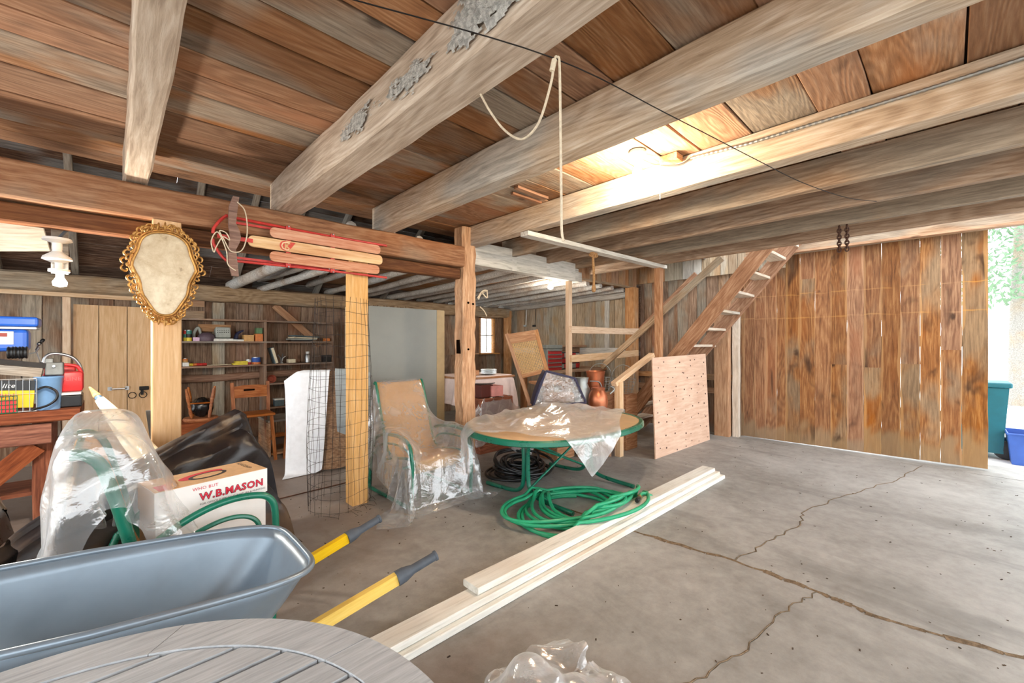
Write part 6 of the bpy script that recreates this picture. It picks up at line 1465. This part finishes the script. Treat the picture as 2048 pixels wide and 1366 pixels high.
tag(MB().rbox((sc_.x + 0.06, sc_.y + 0.14, 0.25), (0.6, 0.5, 0.5), 0.01).build('support_crate', M['stair'], None), 'wide wooden crate carrying the cane-backed chair', 'crate')
# clear bag with navy trim on a stool
M['navy'] = plain('navy_piping', S(48, 46, 72), 0.7, var=0.15, scale=20)
M['clearbag'] = film('shiny_clear_vinyl', (0.8, 0.8, 0.82, 1), 0.10, 0.5, 0.08, scale=18, bump=1.0)
cbg = thing('clear_bag', 'clear vinyl storage bag with navy trim standing beyond the patio table', 'bag', (4.35, 3.9, 0.7))
D2 = 5.45; q = [onD(1066, 812, D2), onD(1172, 806, D2), onD(1150, 757, D2 + 0.1), onD(1092, 742, D2 + 0.05)]; bk_ = Vector((0.18, 0.22, 0))
def blend(u, v): return (q[0] * (1 - u) + q[1] * u) * (1 - v) + (q[3] * (1 - u) + q[2] * u) * v
P = [[blend(i / 16, j / 12) + Vector((-0.5, -0.55, 0)) * 0.09 * math.sin(math.pi * i / 16) * math.sin(math.pi * j / 12) + Vector((0.02, 0.02, 0)) * mnoise.noise(Vector((i * 0.9, j * 0.9, 3))) for j in range(13)] for i in range(17)]
b = MB(); b.grid(P); b.build('bag_front', M['clearbag'], cbg, smooth=True)
P2 = [[p + bk_ for p in row] for row in P]; b = MB(); b.grid(P2); b.build('bag_rear', M['clearbag'], cbg, smooth=True)
for a_, b__ in ((0, 1), (1, 2), (2, 3), (3, 0)):
    b = MB(); e = [q[a_] * (1 - k / 6) + q[b__] * k / 6 for k in range(7)]; b.tube(e, 0.016, 8); b.build('trim', M['navy'], cbg, smooth=True)
for k_, a_ in enumerate((0, 3)):
    pass
b = MB(); b.grid([[q[0].lerp(q[3], i / 8) + bk_ * (j / 4) + Vector((-0.03, 0, 0)) * math.sin(math.pi * i / 8) for j in range(5)] for i in range(9)]); b.build('bag_side', M['navy'], cbg, smooth=True, solid=0.006)
b = MB(); b.grid([[q[1].lerp(q[2], i / 8) + bk_ * (j / 4) for j in range(5)] for i in range(9)]); b.build('bag_side', M['navy'], cbg, smooth=True, solid=0.006)
cq = sum(q, Vector()) / 4 + bk_ * 0.5
MB().rbox((cq.x, cq.y, q[0].z + 0.09), (0.42, 0.16, 0.14), 0.03, Euler((0, 0, -0.75))).build('folded_cushion', M['band'], cbg)
tag(MB().rbox((cq.x + 0.0, cq.y + 0.02, q[0].z / 2 - 0.01), (0.36, 0.32, q[0].z - 0.02), 0.01).build('bag_stool', M['stair'], None), 'wooden box under the clear vinyl bag', 'box')
# copper cans, milk can, wire baskets
M['copper'] = plain('copper', S(190, 116, 82), 0.35, 0.75, var=0.15, dirt=0.25); M['tin'] = plain('dull_tin', S(160, 164, 162), 0.4, 0.6, var=0.12, dirt=0.2)
def can(name, label, px, py0, py1, d, prof, mat, cat='can', zbase=None):
    base = onD(px, py1, d); H = (py1 - py0) / FOC * d; t_ = thing(name, label, cat, base)
    MB().lathe([(r * H, h * H) for r, h in prof], base, 24).build('can_wall', M[mat], t_, smooth=True); return t_, base, H
t_, ba, H = can('copper_pail', 'flared copper pail behind the clear vinyl bag', 1191, 742, 812, 5.9, [(0.0, 0.0), (0.2, 0.0), (0.25, 0.9), (0.28, 1.0), (0.265, 1.0), (0.235, 0.9), (0.19, 0.04), (0.0, 0.04)], 'copper', 'pail')
t2, ba2, H2 = can('copper_milk_can', 'copper milk can with side handle next to the newel post', 1196, 775, 818, 5.6, [(0.0, 0.0), (0.42, 0.0), (0.46, 0.35), (0.42, 0.7), (0.3, 0.88), (0.33, 1.0), (0.0, 1.0)], 'copper')
MB().tube(smooth_path([ba2 + Vector((0.13, -0.1, 0.2)), ba2 + Vector((0.19, -0.13, 0.26)), ba2 + Vector((0.15, -0.1, 0.3))], 4), 0.01, 8).build('can_handle', M['tin'], t2, smooth=True)
t3, ba3, H3 = can('tin_jug', 'dull tin jug between the clear bag and the copper milk can', 1163, 755, 815, 5.75, [(0.0, 0.0), (0.3, 0.0), (0.3, 0.6), (0.2, 0.8), (0.24, 1.0), (0.21, 1.0), (0.0, 0.78)], 'tin', 'jug')
MB().tube(smooth_path([ba3 + Vector((0.09, -0.07, 0.36)), ba3 + Vector((0.2, -0.16, 0.34)), ba3 + Vector((0.22, -0.17, 0.2)), ba3 + Vector((0.11, -0.08, 0.1))], 5), 0.009, 8).build('jug_handle', M['tin'], t3, smooth=True)
tag(MB().rbox((4.79, 3.42, 0.32), (0.46, 0.32, 0.64), 0.01, Euler((0, 0, -0.75))).build('can_bench', M['stair'], None), 'low wooden box carrying the copper cans and tin jug', 'box')
# red tool chest, drawer rack and bench along the end wall
eb = thing('end_bench', 'long dark wooden bench top along the end wall behind the rail fence', 'bench', (6.6, 5.0, 0))
plank('bench_top', M['girder'], (5.5, 5.2, 1.02), (7.3, 5.2, 1.02), 0.7, 0.05, eb, segs=3)
for x in (5.56, 7.2):
    for y in (4.9, 5.5): plank('leg', M['girder'], (x, y, 0), (x, y, 0.995), 0.09, 0.09, eb, up=(0, 1, 0), segs=1)
plank('back_shelf', M['girder'], (5.95, 5.45, 1.48), (7.3, 5.45, 1.48), 0.2, 0.04, eb, segs=2); plank('back_panel', M['girder'], (5.95, 5.54, 1.26), (7.3, 5.54, 1.26), 0.02, 0.42, eb, segs=2)
M['toolred'] = plain('tool_chest_red', S(150, 36, 38), 0.4, var=0.08); M['toolgrey'] = plain('tool_chest_grey', S(104, 110, 108), 0.45, var=0.1)
tcx = thing('tool_chest', 'red steel tool chest with grey top and chrome drawer pulls behind the cane chair', 'tool chest', (5.68, 5.02, 1.045)); q = Vector((5.74, 5.05, 1.047))
MB().rbox(q + Vector((0, 0, 0.19)), (0.42, 0.3, 0.38), 0.008).build('chest_body', M['toolgrey'], tcx); MB().rbox(q + Vector((0, 0, 0.42)), (0.43, 0.31, 0.07), 0.01).build('chest_lid', M['toolgrey'], tcx)
for k in range(5):
    dr = MB().rbox(q + Vector((0, -0.152, 0.035 + 0.072 * k)), (0.37, 0.012, 0.062), 0.004).build('drawer', M['toolred'], tcx); MB().box(q + Vector((0, -0.162, 0.06 + 0.072 * k)), (0.35, 0.012, 0.012)).build('drawer_pull', M['steel'], dr)
dk = thing('parts_cabinet', 'rack of small red and clear parts drawers below the lower fence rail', 'parts cabinet', (6.1, 4.95, 1.045)); q = Vector((6.27, 4.98, 1.047))
MB().rbox(q + Vector((0, 0.08, 0.16)), (0.6, 0.14, 0.32), 0.006).build('rack_body', M['it_black'], dk)
for i in range(5):
    for j in range(3): MB().rbox(q + Vector((-0.23 + 0.115 * i, 0.0, 0.06 + 0.1 * j)), (0.1, 0.03, 0.08), 0.006).build('drawer', M['toolred'] if (i + j) % 3 else M['tin'], dk)
tag(MB().rbox((6.02, 5.05, 1.3), (0.07, 0.1, 0.14), 0.006).build('blue_tin', M['it_slate'], None), 'small blue-grey tin beside the red tool chest', 'tin')
for k, (px, py) in enumerate(((1246, 725), (1200, 722))):
    d = 6.15; c = onD(px, py + 62, d); wbs = thing('egg_basket', ('wire basket with hoop handle nearest the newel post', 'wire basket with hoop handle above the copper pail')[k], 'basket', c)
    for j in range(5):
        z = 0.02 + 0.05 * j; r = 0.13 + 0.012 * j; MB().tube([c + Vector((r * math.cos(a), r * math.sin(a), z)) for a in [2 * math.pi * i / 18 for i in range(18)]], 0.003, 5, closed=True).build('basket_hoop', M['tin'], wbs)
    for i in range(12):
        a = 2 * math.pi * i / 12; MB().tube([c + Vector((0.13 * math.cos(a), 0.13 * math.sin(a), 0.02)), c + Vector((0.18 * math.cos(a), 0.18 * math.sin(a), 0.22))], 0.003, 5).build('basket_wire', M['tin'], wbs)
    MB().tube([c + Vector((0.723 * 0.17 * math.cos(a), -0.69 * 0.17 * math.cos(a), 0.22 + 0.2 * math.sin(a))) for a in [math.pi * i / 12 for i in range(13)]], 0.005, 6).build('basket_handle', M['tin'], wbs, smooth=True)
    s_ = onD(px, 690, d); tag(MB().rbox((s_.x, s_.y, c.z / 2), (0.3, 0.3, c.z - 0.002), 0.01).build('basket_stand', M['stair'], None), ('upright wooden crate under the basket by the newel post', 'upright wooden crate behind the copper pail')[k], 'crate')
for k, px in enumerate((1054, 1072)):
    tl_ = thing('hanging_tool', ('pale', 'dark')[k] + ' hand tool hanging on a nail on the grey plank end wall', 'tool', onX(px, 640, 7.32)); a = onX(px, 612, 7.33); e = onX(px - 2, 650, 7.33)
    MB().tube([a, e], 0.008, 6).build('handle', M['white'] if k == 0 else M['iron'], tl_, smooth=True); MB().rbox(e + Vector((0, 0.03, -0.02)), (0.03, 0.1, 0.05), 0.01).build('tool_head', M['tin'] if k == 0 else M['iron'], tl_)

# ================================================================== OUTSIDE THE BIG DOOR
M['teal'] = plain('teal_bin_plastic', S(20, 108, 122), 0.45, var=0.06); M['binblue'] = plain('blue_bin_plastic', S(58, 96, 178), 0.45, var=0.06)
wbn = thing('wheelie_bin', 'teal wheeled refuse bin outside just past the plank door', 'bin', (9.0, -0.35, -0.07)); q = Vector((9.05, -0.22, -0.07))
P = [[q + Vector((x * (0.24 + 0.06 * z), y * (0.26 + 0.06 * z), z)) for z in (0.1, 0.5, 0.98)] for x, y in ((-1, -1), (1, -1), (1, 1), (-1, 1))]
b = MB(); b.grid(P, wrap=True); b.build('bin_body', M['teal'], wbn); MB().rbox(q + Vector((0, 0, 1.02)), (0.66, 0.7, 0.07), 0.02).build('bin_lid', M['teal'], wbn)
MB().box(q + Vector((0, 0, 0.1)), (0.5, 0.54, 0.04)).build('bin_floor', M['teal'], wbn)
for s in (-1, 1): MB().lathe([(0.03, -0.03), (0.12, -0.03), (0.13, 0.0), (0.12, 0.03), (0.03, 0.03)], q + Vector((0.2 * s, -0.3, 0.13)), 20, (1, 0, 0)).build('wheel', M['black'], wbn, smooth=True)
rbn = thing('recycling_box', 'open blue recycling box outside at the right edge', 'bin', (8.75, -0.72, -0.07)); q = Vector((8.78, -0.72, -0.068))
P = [[q + Vector((x * (0.22 + 0.09 * z), y * (0.17 + 0.09 * z), z)) for z in (0.0, 0.2, 0.4)] for x, y in ((-1, -1), (1, -1), (1, 1), (-1, 1))]
b = MB(); b.grid(P, wrap=True); b.build('box_wall', M['binblue'], rbn, solid=0.008); MB().box(q + Vector((0, 0, 0.01)), (0.44, 0.34, 0.012)).build('box_floor', M['binblue'], rbn)
MB().tube([q + Vector((x * 0.262, y * 0.212, 0.4)) for x, y in ((-1, -1), (1, -1), (1, 1), (-1, 1))], 0.014, 6, closed=True).build('box_rim', M['binblue'], rbn)
tr = thing('pine_tree', 'pale sunlit tree standing in the yard beyond the door', 'tree', (17.0, -1.2, -0.07))
MB().tube([(17.0, -1.2, -0.07), (17.0, -1.2, 2.0), (17.1, -1.25, 6.5)], 0.18, 10, rad=[0.2, 0.17, 0.05]).build('trunk', M['rafter'], tr, smooth=True)
b = MB(); rr = random.Random(55)
for k in range(5200):
    z = rr.uniform(2.6, 8.0); R_ = 2.3 * (1 - ((z - 4.8) / 3.6) ** 2) ** 0.5 if abs(z - 4.8) < 3.5 else 0.5
    a = rr.uniform(0, 6.28); r_ = R_ * math.sqrt(rr.random()); c = Vector((17 + r_ * math.cos(a), -1.2 + r_ * math.sin(a), z)); s_ = rr.uniform(0.05, 0.12)
    u_ = Vector((rr.gauss(0, 1), rr.gauss(0, 1), rr.gauss(0, 1))).normalized(); v_ = u_.orthogonal().normalized()
    b.add([c, c + u_ * s_ + v_ * s_ * 0.4, c + u_ * s_ * 2, c + u_ * s_ - v_ * s_ * 0.4], [(0, 1, 2, 3)])
o = b.build('foliage', plain('tree_leaf_green', S(120, 150, 118), 0.8, var=0.2), tr); o['kind'] = 'stuff'
